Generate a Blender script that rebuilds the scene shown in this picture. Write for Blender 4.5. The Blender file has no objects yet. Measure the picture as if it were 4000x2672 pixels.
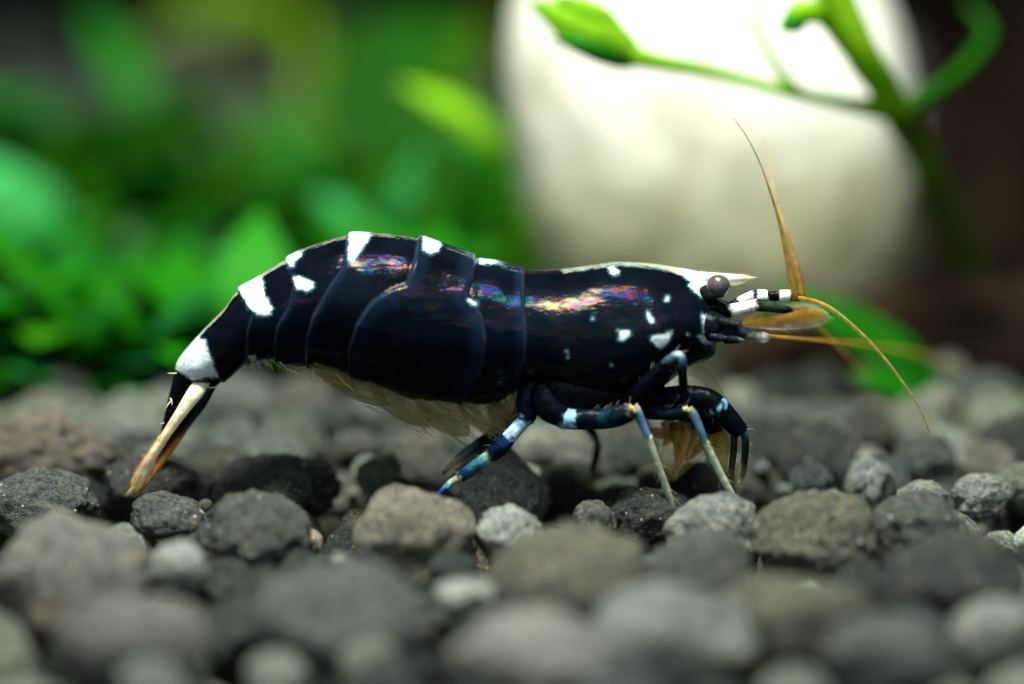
import bpy, bmesh, math, random
import numpy as np
from mathutils import Vector, Matrix, noise as mnoise

# Unit: 1 Blender unit = 1 cm (a dwarf shrimp about 2.5 cm long in an aquarium)
SC = bpy.context.scene
SC.unit_settings.system = 'METRIC'
SC.unit_settings.scale_length = 0.01
COL = SC.collection
rng = random.Random(7)
nrg = np.random.default_rng(11)

# ------------------------------------------------------------------ camera
PITCH = math.radians(11.0)
DIST = 14.0
LOOK = Vector((0, 0, 0.62))
FWD = Vector((0, math.cos(PITCH), -math.sin(PITCH)))
UP = Vector((0, math.sin(PITCH), math.cos(PITCH)))
CAM = LOOK - FWD * DIST
cam = bpy.data.cameras.new('camera')
cam.sensor_width = 36.0
cam.lens = 36.0 * DIST / 4.0
cam.clip_start = 0.05
cam.clip_end = 500
cam.dof.use_dof = True
cam.dof.focus_distance = 13.88
cam.dof.aperture_fstop = (cam.lens * 1e-3) / 0.77
co = bpy.data.objects.new('camera', cam)
COL.objects.link(co)
co.location = CAM
co.rotation_euler = (math.pi / 2 - PITCH, 0, 0)
SC.camera = co

# ------------------------------------------------------------------ light: the lamp over the tank, weak ambient, added front fill
w = bpy.data.worlds.new('World')
SC.world = w
w.use_nodes = True
bg = w.node_tree.nodes['Background']
bg.inputs[0].default_value = (0.60, 0.80, 0.74, 1)
bg.inputs[1].default_value = 0.14

def area(name, loc, target, sx, sy, power, color):
    l = bpy.data.lights.new(name, 'AREA')
    l.shape = 'RECTANGLE'; l.size = sx; l.size_y = sy
    l.energy = power; l.color = color
    o = bpy.data.objects.new(name, l)
    COL.objects.link(o)
    o.location = loc
    d = Vector(target) - Vector(loc)
    o.rotation_euler = d.to_track_quat('-Z', 'Y').to_euler()
    return o
area('aquarium_lamp', (-1.2, -2.4, 15.5), (0.0, 1.2, 0), 7.5, 3.2, 7600, (0.97, 1.0, 0.89))
area('front_fill', (-4, -24, 24), (0, 0.5, 0.4), 40, 22, 4200, (0.86, 0.96, 1.0))  # added soft fill from behind the camera to brighten the flank, no actual window

SC.view_settings.view_transform = 'Standard'
SC.view_settings.look = 'None'
SC.view_settings.exposure = 0.28
SC.view_settings.gamma = 1.0
SC.view_settings.use_curve_mapping = False
SC.cycles.use_denoising = True
SC.cycles.max_bounces = 6
SC.cycles.diffuse_bounces = 2
SC.cycles.use_adaptive_sampling = True
SC.cycles.adaptive_threshold = 0.025
SC.cycles.glossy_bounces = 2
SC.cycles.transparent_max_bounces = 12
SC.cycles.sample_clamp_indirect = 6
SC.cycles.caustics_reflective = False
SC.cycles.caustics_refractive = False

# ------------------------------------------------------------------ helpers
def P(u, v, y=0.0):
    """point in the plane Y=y that the photograph shows at pixel (u, v)"""
    d = FWD * DIST + Vector((1, 0, 0)) * ((u - 2000) / 1000) + UP * ((1336 - v) / 1000)
    t = (y - CAM.y) / d.y
    return CAM + d * t

def G(u, v, z):
    """point at height z that the photograph shows at pixel (u, v)"""
    d = FWD * DIST + Vector((1, 0, 0)) * ((u - 2000) / 1000) + UP * ((1336 - v) / 1000)
    t = (z - CAM.z) / d.z
    return CAM + d * t

def scale_at(p):
    return (p - CAM).dot(FWD) / DIST / 1000.0    # cm per photograph pixel there

def lin(c):
    return tuple(((x / 255) / 12.92 if x / 255 <= 0.04045 else ((x / 255 + 0.055) / 1.055) ** 2.4) for x in c)

def tag(o, label=None, cat=None, group=None, kind=None):
    if label: o['label'] = label
    if cat: o['category'] = cat
    if group: o['group'] = group
    if kind: o['kind'] = kind
    return o

def empty(name, loc=(0, 0, 0)):
    o = bpy.data.objects.new(name, None)
    o.empty_display_size = 0.1
    COL.objects.link(o); o.location = loc
    return o

def mesh_obj(name, verts, faces, mat, parent=None, smooth=True, colors=None, attrs=None):
    me = bpy.data.meshes.new(name)
    me.from_pydata([tuple(v) for v in verts], [], faces)
    if smooth:
        me.polygons.foreach_set('use_smooth', [True] * len(me.polygons))
    if colors is not None:
        a = me.color_attributes.new('Col', 'FLOAT_COLOR', 'POINT')
        a.data.foreach_set('color', np.asarray(colors, dtype=np.float32).ravel())
    if attrs:
        for k, arr in attrs.items():
            a = me.attributes.new(k, 'FLOAT', 'POINT')
            a.data.foreach_set('value', np.asarray(arr, dtype=np.float32))
    me.materials.append(mat)
    me.update()
    o = bpy.data.objects.new(name, me)
    COL.objects.link(o)
    if parent:
        o.parent = parent
        o.matrix_parent_inverse = Matrix.Translation(parent.location).inverted() if parent.type == 'EMPTY' else Matrix()
    return o

def cr(pts, n):
    """resample control points (rows of floats) with a centripetal-ish Catmull-Rom to n rows"""
    A = np.asarray(pts, float)
    k = len(A)
    if k == 2:
        t = np.linspace(0, 1, n)[:, None]
        return A[0] * (1 - t) + A[1] * t
    E = np.vstack([2 * A[0] - A[1], A, 2 * A[-1] - A[-2]])
    seg = np.linalg.norm(np.diff(A[:, :2], axis=0), axis=1) + 1e-6
    cum = np.concatenate([[0], np.cumsum(seg)])
    ts = np.linspace(0, cum[-1], n)
    out = []
    for t in ts:
        i = min(np.searchsorted(cum, t, side='right') - 1, k - 2)
        f = (t - cum[i]) / seg[i]
        p0, p1, p2, p3 = E[i], E[i + 1], E[i + 2], E[i + 3]
        out.append(0.5 * ((2 * p1) + (-p0 + p2) * f + (2 * p0 - 5 * p1 + 4 * p2 - p3) * f * f + (-p0 + 3 * p1 - 3 * p2 + p3) * f ** 3))
    return np.array(out)

def linres(pts, key, n_ts):
    return None

def tube_geo(world_pts, radii, sides=10, flat=1.0, flat_axis=None):
    """swept tube; flat<1 squashes it along flat_axis"""
    V, F = [], []
    n = len(world_pts)
    ref = Vector((0, 1, 0))
    for i in range(n):
        p = Vector(world_pts[i])
        a = Vector(world_pts[max(i - 1, 0)]); b = Vector(world_pts[min(i + 1, n - 1)])
        t = (b - a).normalized()
        e1 = (ref - t * ref.dot(t))
        if e1.length < 1e-4: e1 = Vector((1, 0, 0)) - t * t.x
        e1.normalize()
        e2 = t.cross(e1)
        r = radii[i]
        for s in range(sides):
            an = 2 * math.pi * s / sides
            V.append(p + e1 * (math.cos(an) * r * flat) + e2 * (math.sin(an) * r))
    for i in range(n - 1):
        for s in range(sides):
            s2 = (s + 1) % sides
            F.append((i * sides + s, i * sides + s2, (i + 1) * sides + s2, (i + 1) * sides + s))
    F.append(tuple(range(sides - 1, -1, -1)))
    F.append(tuple((n - 1) * sides + s for s in range(sides)))
    return V, F

def tube(name, ctrl, mat, parent, n=28, sides=10, flat=1.0, jag=0.0):
    """ctrl rows: u, v, y, radius_px [, r, g, b (0..255)] -> tapered tube through those points"""
    rows = [list(c) for c in ctrl]
    C = cr([r[:4] for r in rows], n)
    pts = [P(r[0], r[1], r[2]) for r in C]
    rad = [max(r[3], 0.4) / 1000 for r in C]
    # rounded ends
    V, F = tube_geo(pts, rad, sides, flat)
    cols = None
    if len(rows[0]) > 4:
        A = np.asarray([r[:2] for r in rows], float)
        cum = np.concatenate([[0], np.cumsum(np.linalg.norm(np.diff(A, axis=0), axis=1))])
        ts = np.linspace(0, cum[-1], n)
        K = np.asarray([lin(r[4:7]) for r in rows])
        cc = np.stack([np.interp(ts, cum, K[:, j]) for j in range(3)], 1)
        cols = np.ones((n * sides, 4))
        for i in range(n):
            for j in range(sides):
                a_ = 2 * math.pi * j / sides
                w_ = 24 * mnoise.noise((math.cos(a_) * 2.2 + rows[0][0], math.sin(a_) * 2.2, ts[i] / 14)) * jag
                cols[i * sides + j, :3] = [np.interp(ts[i] + w_, cum, K[:, k]) for k in range(3)]
    return mesh_obj(name, V, F, mat, parent, colors=cols)

# ------------------------------------------------------------------ materials
def new_mat(name):
    m = bpy.data.materials.new(name)
    m.use_nodes = True
    nt = m.node_tree
    b = nt.nodes['Principled BSDF']
    return m, nt, b

def N(nt, typ, **kw):
    n = nt.nodes.new(typ)
    for k, v in kw.items():
        if k.startswith('i_'):
            key = k[2:]
            key = int(key) if key.isdigit() else key.replace('_', ' ')
            n.inputs[key].default_value = v
        else:
            setattr(n, k, v)
    return n

def ramp(nt, pts, interp='LINEAR'):
    r = nt.nodes.new('ShaderNodeValToRGB')
    r.color_ramp.interpolation = interp
    el = r.color_ramp.elements
    while len(el) < len(pts): el.new(0.5)
    for e, (p, c) in zip(el, pts):
        e.position = p
        e.color = c if len(c) == 4 else (*c, 1)
    return r

def mixc(nt, a, b, fac, blend='MIX'):
    m = nt.nodes.new('ShaderNodeMix'); m.data_type = 'RGBA'; m.blend_type = blend
    for sock, val in ((m.inputs[0], fac), (m.inputs[6], a), (m.inputs[7], b)):
        if isinstance(val, bpy.types.NodeSocket): nt.links.new(val, sock)
        elif isinstance(val, (int, float)): sock.default_value = val
        else: sock.default_value = (*val, 1) if len(val) == 3 else val
    return m.outputs[2]

def math_n(nt, op, a, b=None, clamp=False):
    m = nt.nodes.new('ShaderNodeMath'); m.operation = op; m.use_clamp = clamp
    for i, val in enumerate((a, b)):
        if val is None: continue
        if isinstance(val, bpy.types.NodeSocket): nt.links.new(val, m.inputs[i])
        else: m.inputs[i].default_value = val
    return m.outputs[0]

def smooth(nt, x, lo, hi):
    m = nt.nodes.new('ShaderNodeMapRange'); m.interpolation_type = 'SMOOTHSTEP'
    nt.links.new(x, m.inputs[0])
    m.inputs[1].default_value = lo; m.inputs[2].default_value = hi
    return m.outputs[0]

def stone_mat(name, attr, tex=1.0, use_generated=False):
    m, nt, b = new_mat(name)
    L = nt.links.new
    tc = N(nt, 'ShaderNodeTexCoord'); oi = N(nt, 'ShaderNodeObjectInfo')
    add = N(nt, 'ShaderNodeVectorMath', operation='ADD')
    L(tc.outputs['Object'], add.inputs[0])
    sc = N(nt, 'ShaderNodeVectorMath', operation='SCALE'); sc.inputs['Scale'].default_value = 37.0
    cmb = N(nt, 'ShaderNodeCombineXYZ')
    for i in range(3): L(oi.outputs['Random'], cmb.inputs[i])
    L(cmb.outputs[0], sc.inputs[0]); L(sc.outputs[0], add.inputs[1])
    vec = add.outputs[0]
    if attr == 'color':
        colsock = oi.outputs['Color']
    else:
        at = N(nt, 'ShaderNodeVertexColor', layer_name='Col'); colsock = at.outputs[0]
    def noise(scale, detail=4, rough=0.6):
        n = N(nt, 'ShaderNodeTexNoise', i_Scale=scale * tex, i_Detail=detail, i_Roughness=rough)
        L(vec, n.inputs['Vector']); return n.outputs['Fac']
    n1 = noise(2.2, 3); n2 = noise(9, 4, 0.75); n3 = noise(38, 1, 0.6)
    blot = ramp(nt, [(0.3, (0.55, 0.58, 0.6)), (0.5, (1, 1, 1)), (0.72, (1.45, 1.35, 1.15))]); L(n1, blot.inputs[0])
    c = mixc(nt, colsock, blot.outputs[0], 1.0, 'MULTIPLY')
    gr = ramp(nt, [(0.34, (0.16, 0.17, 0.19)), (0.5, (1, 1, 1)), (0.66, (2.1, 2.05, 1.8))]); L(n2, gr.inputs[0])
    c = mixc(nt, c, gr.outputs[0], 0.85, 'MULTIPLY')
    vo = N(nt, 'ShaderNodeTexVoronoi', i_Scale=4.2 * tex); L(vec, vo.inputs['Vector'])
    spk = smooth(nt, vo.outputs['Distance'], 0.19, 0.10)
    sel = N(nt, 'ShaderNodeSeparateColor'); L(vo.outputs['Color'], sel.inputs[0])
    pick = smooth(nt, sel.outputs[0], 0.52, 0.6)
    spf = math_n(nt, 'MULTIPLY', spk, pick)
    spc = ramp(nt, [(0.0, (0.75, 0.8, 0.8)), (0.55, (0.62, 0.62, 0.55)), (0.75, (0.6, 0.42, 0.12)), (1.0, (0.35, 0.16, 0.07))]); L(sel.outputs[1], spc.inputs[0])
    c = mixc(nt, c, spc.outputs[0], math_n(nt, 'MULTIPLY', spf, 0.8))
    L(c, b.inputs['Base Color'])
    # pores
    vp = N(nt, 'ShaderNodeTexVoronoi', i_Scale=6.5 * tex); L(vec, vp.inputs['Vector'])
    pore = smooth(nt, vp.outputs['Distance'], 0.0, 0.28)
    hgt = math_n(nt, 'ADD', math_n(nt, 'MULTIPLY', n2, 0.7), math_n(nt, 'MULTIPLY', n3, 0.3))
    hgt = math_n(nt, 'ADD', hgt, math_n(nt, 'MULTIPLY', pore, 0.35))
    bp = N(nt, 'ShaderNodeBump', i_Strength=0.9, i_Distance=0.035 if tex > 1 else 0.22)
    L(hgt, bp.inputs['Height']); L(bp.outputs[0], b.inputs['Normal'])
    b.inputs['Roughness'].default_value = 0.6
    b.inputs['IOR'].default_value = 1.3
    return m
M_STONE = stone_mat('soil_granule', 'color', 1.0)
M_STONEH = stone_mat('soil_granule_fine', 'color', 7.0)
M_GRAVEL = stone_mat('soil_granule_mass', 'Col', 6.0)

def simple(name, rgb, rough=0.5, spec=0.5, var=0.0, scale=4.0, transl=0.0, transp=0.0, attr=False, coat=0.0, bump=0.0, ior=1.5):
    m, nt, b = new_mat(name); L = nt.links.new
    tc = N(nt, 'ShaderNodeTexCoord')
    nz = N(nt, 'ShaderNodeTexNoise', i_Scale=scale, i_Detail=5); L(tc.outputs['Object'], nz.inputs['Vector'])
    if attr:
        at = N(nt, 'ShaderNodeVertexColor', layer_name='Col'); base = at.outputs[0]
    else:
        v = N(nt, 'ShaderNodeRGB'); v.outputs[0].default_value = (*rgb, 1); base = v.outputs[0]
    if var:
        r = ramp(nt, [(0.25, (1 - var,) * 3), (0.75, (1 + var,) * 3)]); L(nz.outputs['Fac'], r.inputs[0])
        base = mixc(nt, base, r.outputs[0], 1.0, 'MULTIPLY')
    L(base, b.inputs['Base Color'])
    b.inputs['Roughness'].default_value = rough
    b.inputs['Specular IOR Level'].default_value = spec
    b.inputs['Coat Weight'].default_value = coat
    b.inputs['IOR'].default_value = ior
    if bump:
        bp = N(nt, 'ShaderNodeBump', i_Strength=bump, i_Distance=0.02); L(nz.outputs['Fac'], bp.inputs['Height']); L(bp.outputs[0], b.inputs['Normal'])
    out = nt.nodes['Material Output']; sh = b.outputs[0]
    if transl:
        t = N(nt, 'ShaderNodeBsdfTranslucent'); L(base, t.inputs[0])
        mx = N(nt, 'ShaderNodeMixShader', i_Fac=transl); L(sh, mx.inputs[1]); L(t.outputs[0], mx.inputs[2]); sh = mx.outputs[0]
    if transp:
        t = N(nt, 'ShaderNodeBsdfTransparent')
        mx = N(nt, 'ShaderNodeMixShader', i_Fac=transp); L(sh, mx.inputs[1]); L(t.outputs[0], mx.inputs[2]); sh = mx.outputs[0]
    L(sh, out.inputs['Surface'])
    return m

def shell_mat():
    """glossy black shell, thin-film iridescent, white pigment islands with torn edges, paler clear margins"""
    m, nt, b = new_mat('black_shell'); L = nt.links.new
    tc = N(nt, 'ShaderNodeTexCoord')
    def noise(scale, detail=4, rough=0.6, stretch=None):
        n = N(nt, 'ShaderNodeTexNoise', i_Scale=scale, i_Detail=detail, i_Roughness=rough)
        if stretch:
            mp = N(nt, 'ShaderNodeMapping'); mp.inputs['Scale'].default_value = stretch
            L(tc.outputs['Object'], mp.inputs['Vector']); L(mp.outputs[0], n.inputs['Vector'])
        else:
            L(tc.outputs['Object'], n.inputs['Vector'])
        return n.outputs['Fac']
    wa = N(nt, 'ShaderNodeAttribute', attribute_name='white'); ma = N(nt, 'ShaderNodeAttribute', attribute_name='margin')
    ed = N(nt, 'ShaderNodeAttribute', attribute_name='edge')
    rg = N(nt, 'ShaderNodeAttribute', attribute_name='ridge')
    nw = noise(30, 6, 0.85)
    sd = math_n(nt, 'ADD', wa.outputs['Fac'], math_n(nt, 'MULTIPLY', math_n(nt, 'SUBTRACT', nw, 0.5), 52.0))
    wm = smooth(nt, sd, -1.0, 9.0)
    thin = smooth(nt, sd, -10.0, 5.0)
    npg = noise(34, 6, 0.75)
    wr = ramp(nt, [(0.32, (0.20, 0.30, 0.36)), (0.46, (0.45, 0.54, 0.58)), (0.7, (0.66, 0.70, 0.70))]); L(npg, wr.inputs[0])
    nb = noise(5, 4)
    blk = ramp(nt, [(0.3, (0.0006, 0.0012, 0.003)), (0.7, (0.0018, 0.0036, 0.008))]); L(nb, blk.inputs[0])
    c = mixc(nt, blk.outputs[0], (0.010, 0.024, 0.062), math_n(nt, 'MULTIPLY', ma.outputs['Fac'], math_n(nt, 'MULTIPLY', noise(7, 4, 0.6), 0.55)))
    c = mixc(nt, c, (0.13, 0.18, 0.25), math_n(nt, 'MULTIPLY', ed.outputs['Fac'], math_n(nt, 'MULTIPLY', noise(11, 3, 0.6), 0.28)))
    c = mixc(nt, c, (0.05, 0.16, 0.22), math_n(nt, 'MULTIPLY', thin, 0.5))
    rm = smooth(nt, math_n(nt, 'ADD', rg.outputs['Fac'], math_n(nt, 'MULTIPLY', math_n(nt, 'SUBTRACT', nw, 0.5), 16.0)), -3.0, 4.0)
    c = mixc(nt, c, (0.34, 0.40, 0.28), math_n(nt, 'MULTIPLY', rm, 0.7))
    c = mixc(nt, c, wr.outputs[0], wm)
    L(c, b.inputs['Base Color'])
    # iridescence
    nf = noise(3.0, 3, 0.6, (1, 1, 2.6)); nf2 = noise(30, 3, 0.7, (0.35, 1, 1.9))
    tf = math_n(nt, 'ADD', math_n(nt, 'MULTIPLY', nf, 420.0), math_n(nt, 'MULTIPLY', nf2, 520.0))
    L(tf, b.inputs['Thin Film Thickness'])
    mk = smooth(nt, noise(5.5, 4, 0.65, (0.7, 1, 1.5)), 0.42, 0.62)
    L(math_n(nt, 'ADD', 1.03, math_n(nt, 'MULTIPLY', mk, 0.17)), b.inputs['Thin Film IOR'])
    b.inputs['Specular IOR Level'].default_value = 0.28
    b.inputs['IOR'].default_value = 1.17
    b.inputs['Coat Weight'].default_value = 0.10; b.inputs['Coat Roughness'].default_value = 0.38; b.inputs['Coat IOR'].default_value = 1.14
    rr = math_n(nt, 'ADD', 0.05, math_n(nt, 'MULTIPLY', noise(9, 4), 0.20))
    rr = math_n(nt, 'ADD', rr, math_n(nt, 'MULTIPLY', wm, 0.25))
    L(rr, b.inputs['Roughness'])
    bmp = N(nt, 'ShaderNodeBump', i_Strength=0.5, i_Distance=0.008)
    hh = math_n(nt, 'ADD', math_n(nt, 'ADD', noise(16, 3, 0.6, (0.35, 1, 1.3)), math_n(nt, 'MULTIPLY', noise(5.0, 2, 0.5), 3.4)), math_n(nt, 'MULTIPLY', noise(70, 2, 0.5), 0.2))
    L(hh, bmp.inputs['Height']); L(bmp.outputs[0], b.inputs['Normal'])
    return m
M_SHELL = shell_mat()
M_LEG = simple('leg_shell', (0.01, 0.01, 0.02), 0.22, 0.5, attr=True, var=0.85, scale=34, bump=0.35, ior=1.13)
M_SHANK = simple('shank_shell', (0.5, 0.5, 0.4), 0.28, 0.5, attr=True, transl=0.25, transp=0.22, var=0.35, scale=26, bump=0.4, ior=1.2)
M_SCALE = simple('antennal_scale_blade', (0.5, 0.5, 0.4), 0.25, 0.5, attr=True, transl=0.4, transp=0.58, var=0.6, scale=30, ior=1.2)
M_CLEAR = simple('clear_shell', (0.5, 0.5, 0.4), 0.25, 0.5, attr=True, transl=0.35, transp=0.3, var=0.4, scale=24, ior=1.2)
M_AMBER = simple('amber_translucent', (0.5, 0.25, 0.04), 0.35, 0.5, attr=True, transl=0.35, transp=0.38, var=0.45, scale=30, ior=1.2)
M_FAN = simple('tail_fan_blade', (0.5, 0.4, 0.2), 0.32, 0.5, attr=True, transl=0.3, transp=0.08, var=0.25, scale=30, bump=0.3, ior=1.2)
M_EYE = simple('eye', lin((72, 65, 68)), 0.2, 0.5, var=0.3, scale=60, bump=0.15)
def membrane():
    m, nt, b = new_mat('swimmeret_membrane'); L = nt.links.new
    tc = N(nt, 'ShaderNodeTexCoord')
    mp0 = N(nt, 'ShaderNodeMapping'); mp0.inputs['Rotation'].default_value = (0, -math.radians(38), 0)
    mp = N(nt, 'ShaderNodeMapping'); mp.inputs['Scale'].default_value = (4, 4, 46)
    L(tc.outputs['Object'], mp0.inputs['Vector']); L(mp0.outputs[0], mp.inputs['Vector'])
    nz = N(nt, 'ShaderNodeTexNoise', i_Scale=1.0, i_Detail=4, i_Roughness=0.7); L(mp.outputs[0], nz.inputs['Vector'])
    r = ramp(nt, [(0.3, lin((120, 100, 52))), (0.55, lin((176, 164, 112))), (0.75, lin((226, 218, 176)))]); L(nz.outputs['Fac'], r.inputs[0])
    L(r.outputs[0], b.inputs['Base Color']); b.inputs['Roughness'].default_value = 0.4; b.inputs['IOR'].default_value = 1.2
    t = N(nt, 'ShaderNodeBsdfTranslucent'); L(r.outputs[0], t.inputs[0])
    m1 = N(nt, 'ShaderNodeMixShader', i_Fac=0.5); L(b.outputs[0], m1.inputs[1]); L(t.outputs[0], m1.inputs[2])
    tr = N(nt, 'ShaderNodeBsdfTransparent')
    f = ramp(nt, [(0.35, (0.9,) * 3), (0.7, (0.45,) * 3)]); L(nz.outputs['Fac'], f.inputs[0])
    m2 = N(nt, 'ShaderNodeMixShader'); L(f.outputs[0], m2.inputs[0]); L(m1.outputs[0], m2.inputs[1]); L(tr.outputs[0], m2.inputs[2])
    L(m2.outputs[0], nt.nodes['Material Output'].inputs['Surface'])
    return m
M_PLEO = membrane()
M_HAIR = simple('setae', lin((205, 196, 150)), 0.45, 0.3, transp=0.35)
M_HAIRC = simple('setae_fine', lin((196, 182, 136)), 0.45, 0.3, transl=0.4, transp=0.6)

# ------------------------------------------------------------------ setting
def fbm(x, y, s=0.0):
    return mnoise.noise((x, y, s))

def build_bed():
    m, nt, b = new_mat('dark_substrate'); L = nt.links.new
    tc = N(nt, 'ShaderNodeTexCoord')
    nz = N(nt, 'ShaderNodeTexNoise', i_Scale=6.0, i_Detail=6); L(tc.outputs['Object'], nz.inputs['Vector'])
    r = ramp(nt, [(0.3, (0.012, 0.011, 0.009)), (0.7, (0.05, 0.045, 0.035))]); L(nz.outputs['Fac'], r.inputs[0])
    L(r.outputs[0], b.inputs['Base Color']); b.inputs['Roughness'].default_value = 0.9
    bp = N(nt, 'ShaderNodeBump', i_Strength=0.8, i_Distance=0.05); L(nz.outputs['Fac'], bp.inputs['Height']); L(bp.outputs[0], b.inputs['Normal'])
    nx, ny = 90, 90
    V, F = [], []
    for j in range(ny):
        for i in range(nx):
            x = -15 + 30 * i / (nx - 1); y = -9 + 26 * j / (ny - 1)
            V.append((x, y, -0.42 + 0.06 * fbm(x * 1.5, y * 1.5)))
    for j in range(ny - 1):
        for i in range(nx - 1):
            a = j * nx + i
            F.append((a, a + 1, a + nx + 1, a + nx))
    return tag(mesh_obj('gravel_bed', V, F, m), 'dark planted tank substrate under the granules', kind='structure')
BED = build_bed()

def build_back():
    m = simple('dark_back_panel', (0.004, 0.0055, 0.004), 0.9, 0.05, var=0.5, scale=0.5)
    V = [(-18, 16.4, -1), (18, 16.4, -1), (18, 16.4, 14), (-18, 16.4, 14), (-18, 16.9, -1), (18, 16.9, -1), (18, 16.9, 14), (-18, 16.9, 14)]
    F = [(0, 1, 2, 3), (5, 4, 7, 6), (4, 0, 3, 7), (1, 5, 6, 2), (3, 2, 6, 7), (4, 5, 1, 0)]
    return tag(mesh_obj('tank_back_wall', V, F, m, smooth=False), 'dark rear wall of the tank behind the plants', kind='structure')
build_back()

# ------------------------------------------------------------------ stones
def stone_geo(sub, seed, rad=(1, 1, 1), rough=1.0, cuts=5, pits=0.0):
    bm = bmesh.new()
    bmesh.ops.create_icosphere(bm, subdivisions=sub, radius=1.0)
    r = random.Random(seed)
    off = Vector((r.uniform(-50, 50), r.uniform(-50, 50), r.uniform(-50, 50)))
    planes = []
    for _ in range(cuts):
        n = Vector((r.gauss(0, 1), r.gauss(0, 1), r.gauss(0, 1))).normalized()
        planes.append((n, r.uniform(0.72, 0.93)))
    V = []
    for vt in bm.verts:
        p = vt.co.normalized()
        k = 1 + 0.16 * mnoise.noise(p * 1.1 + off)
        q = p * k
        for n, d in planes:
            e = q.dot(n) - d
            if e > 0: q = q - n * (e * 0.82)
        h = 0.10 * mnoise.noise(p * 2.6 + off) + 0.04 * rough * mnoise.noise(p * 6.3 + off)
        if sub >= 4: h += 0.018 * rough * mnoise.noise(p * 15 + off)
        if pits and sub >= 5:
            c = mnoise.noise(p * 9 - off)
            h -= pits * max(0.0, c - 0.12) ** 1.2
            h += pits * 0.25 * mnoise.noise(p * 24 + off)
        q = q + p * h
        V.append(Vector((q.x * rad[0], q.y * rad[1], q.z * rad[2])))
    F = [tuple(v.index for v in f.verts) for f in bm.faces]
    bm.free()
    return V, F

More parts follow.
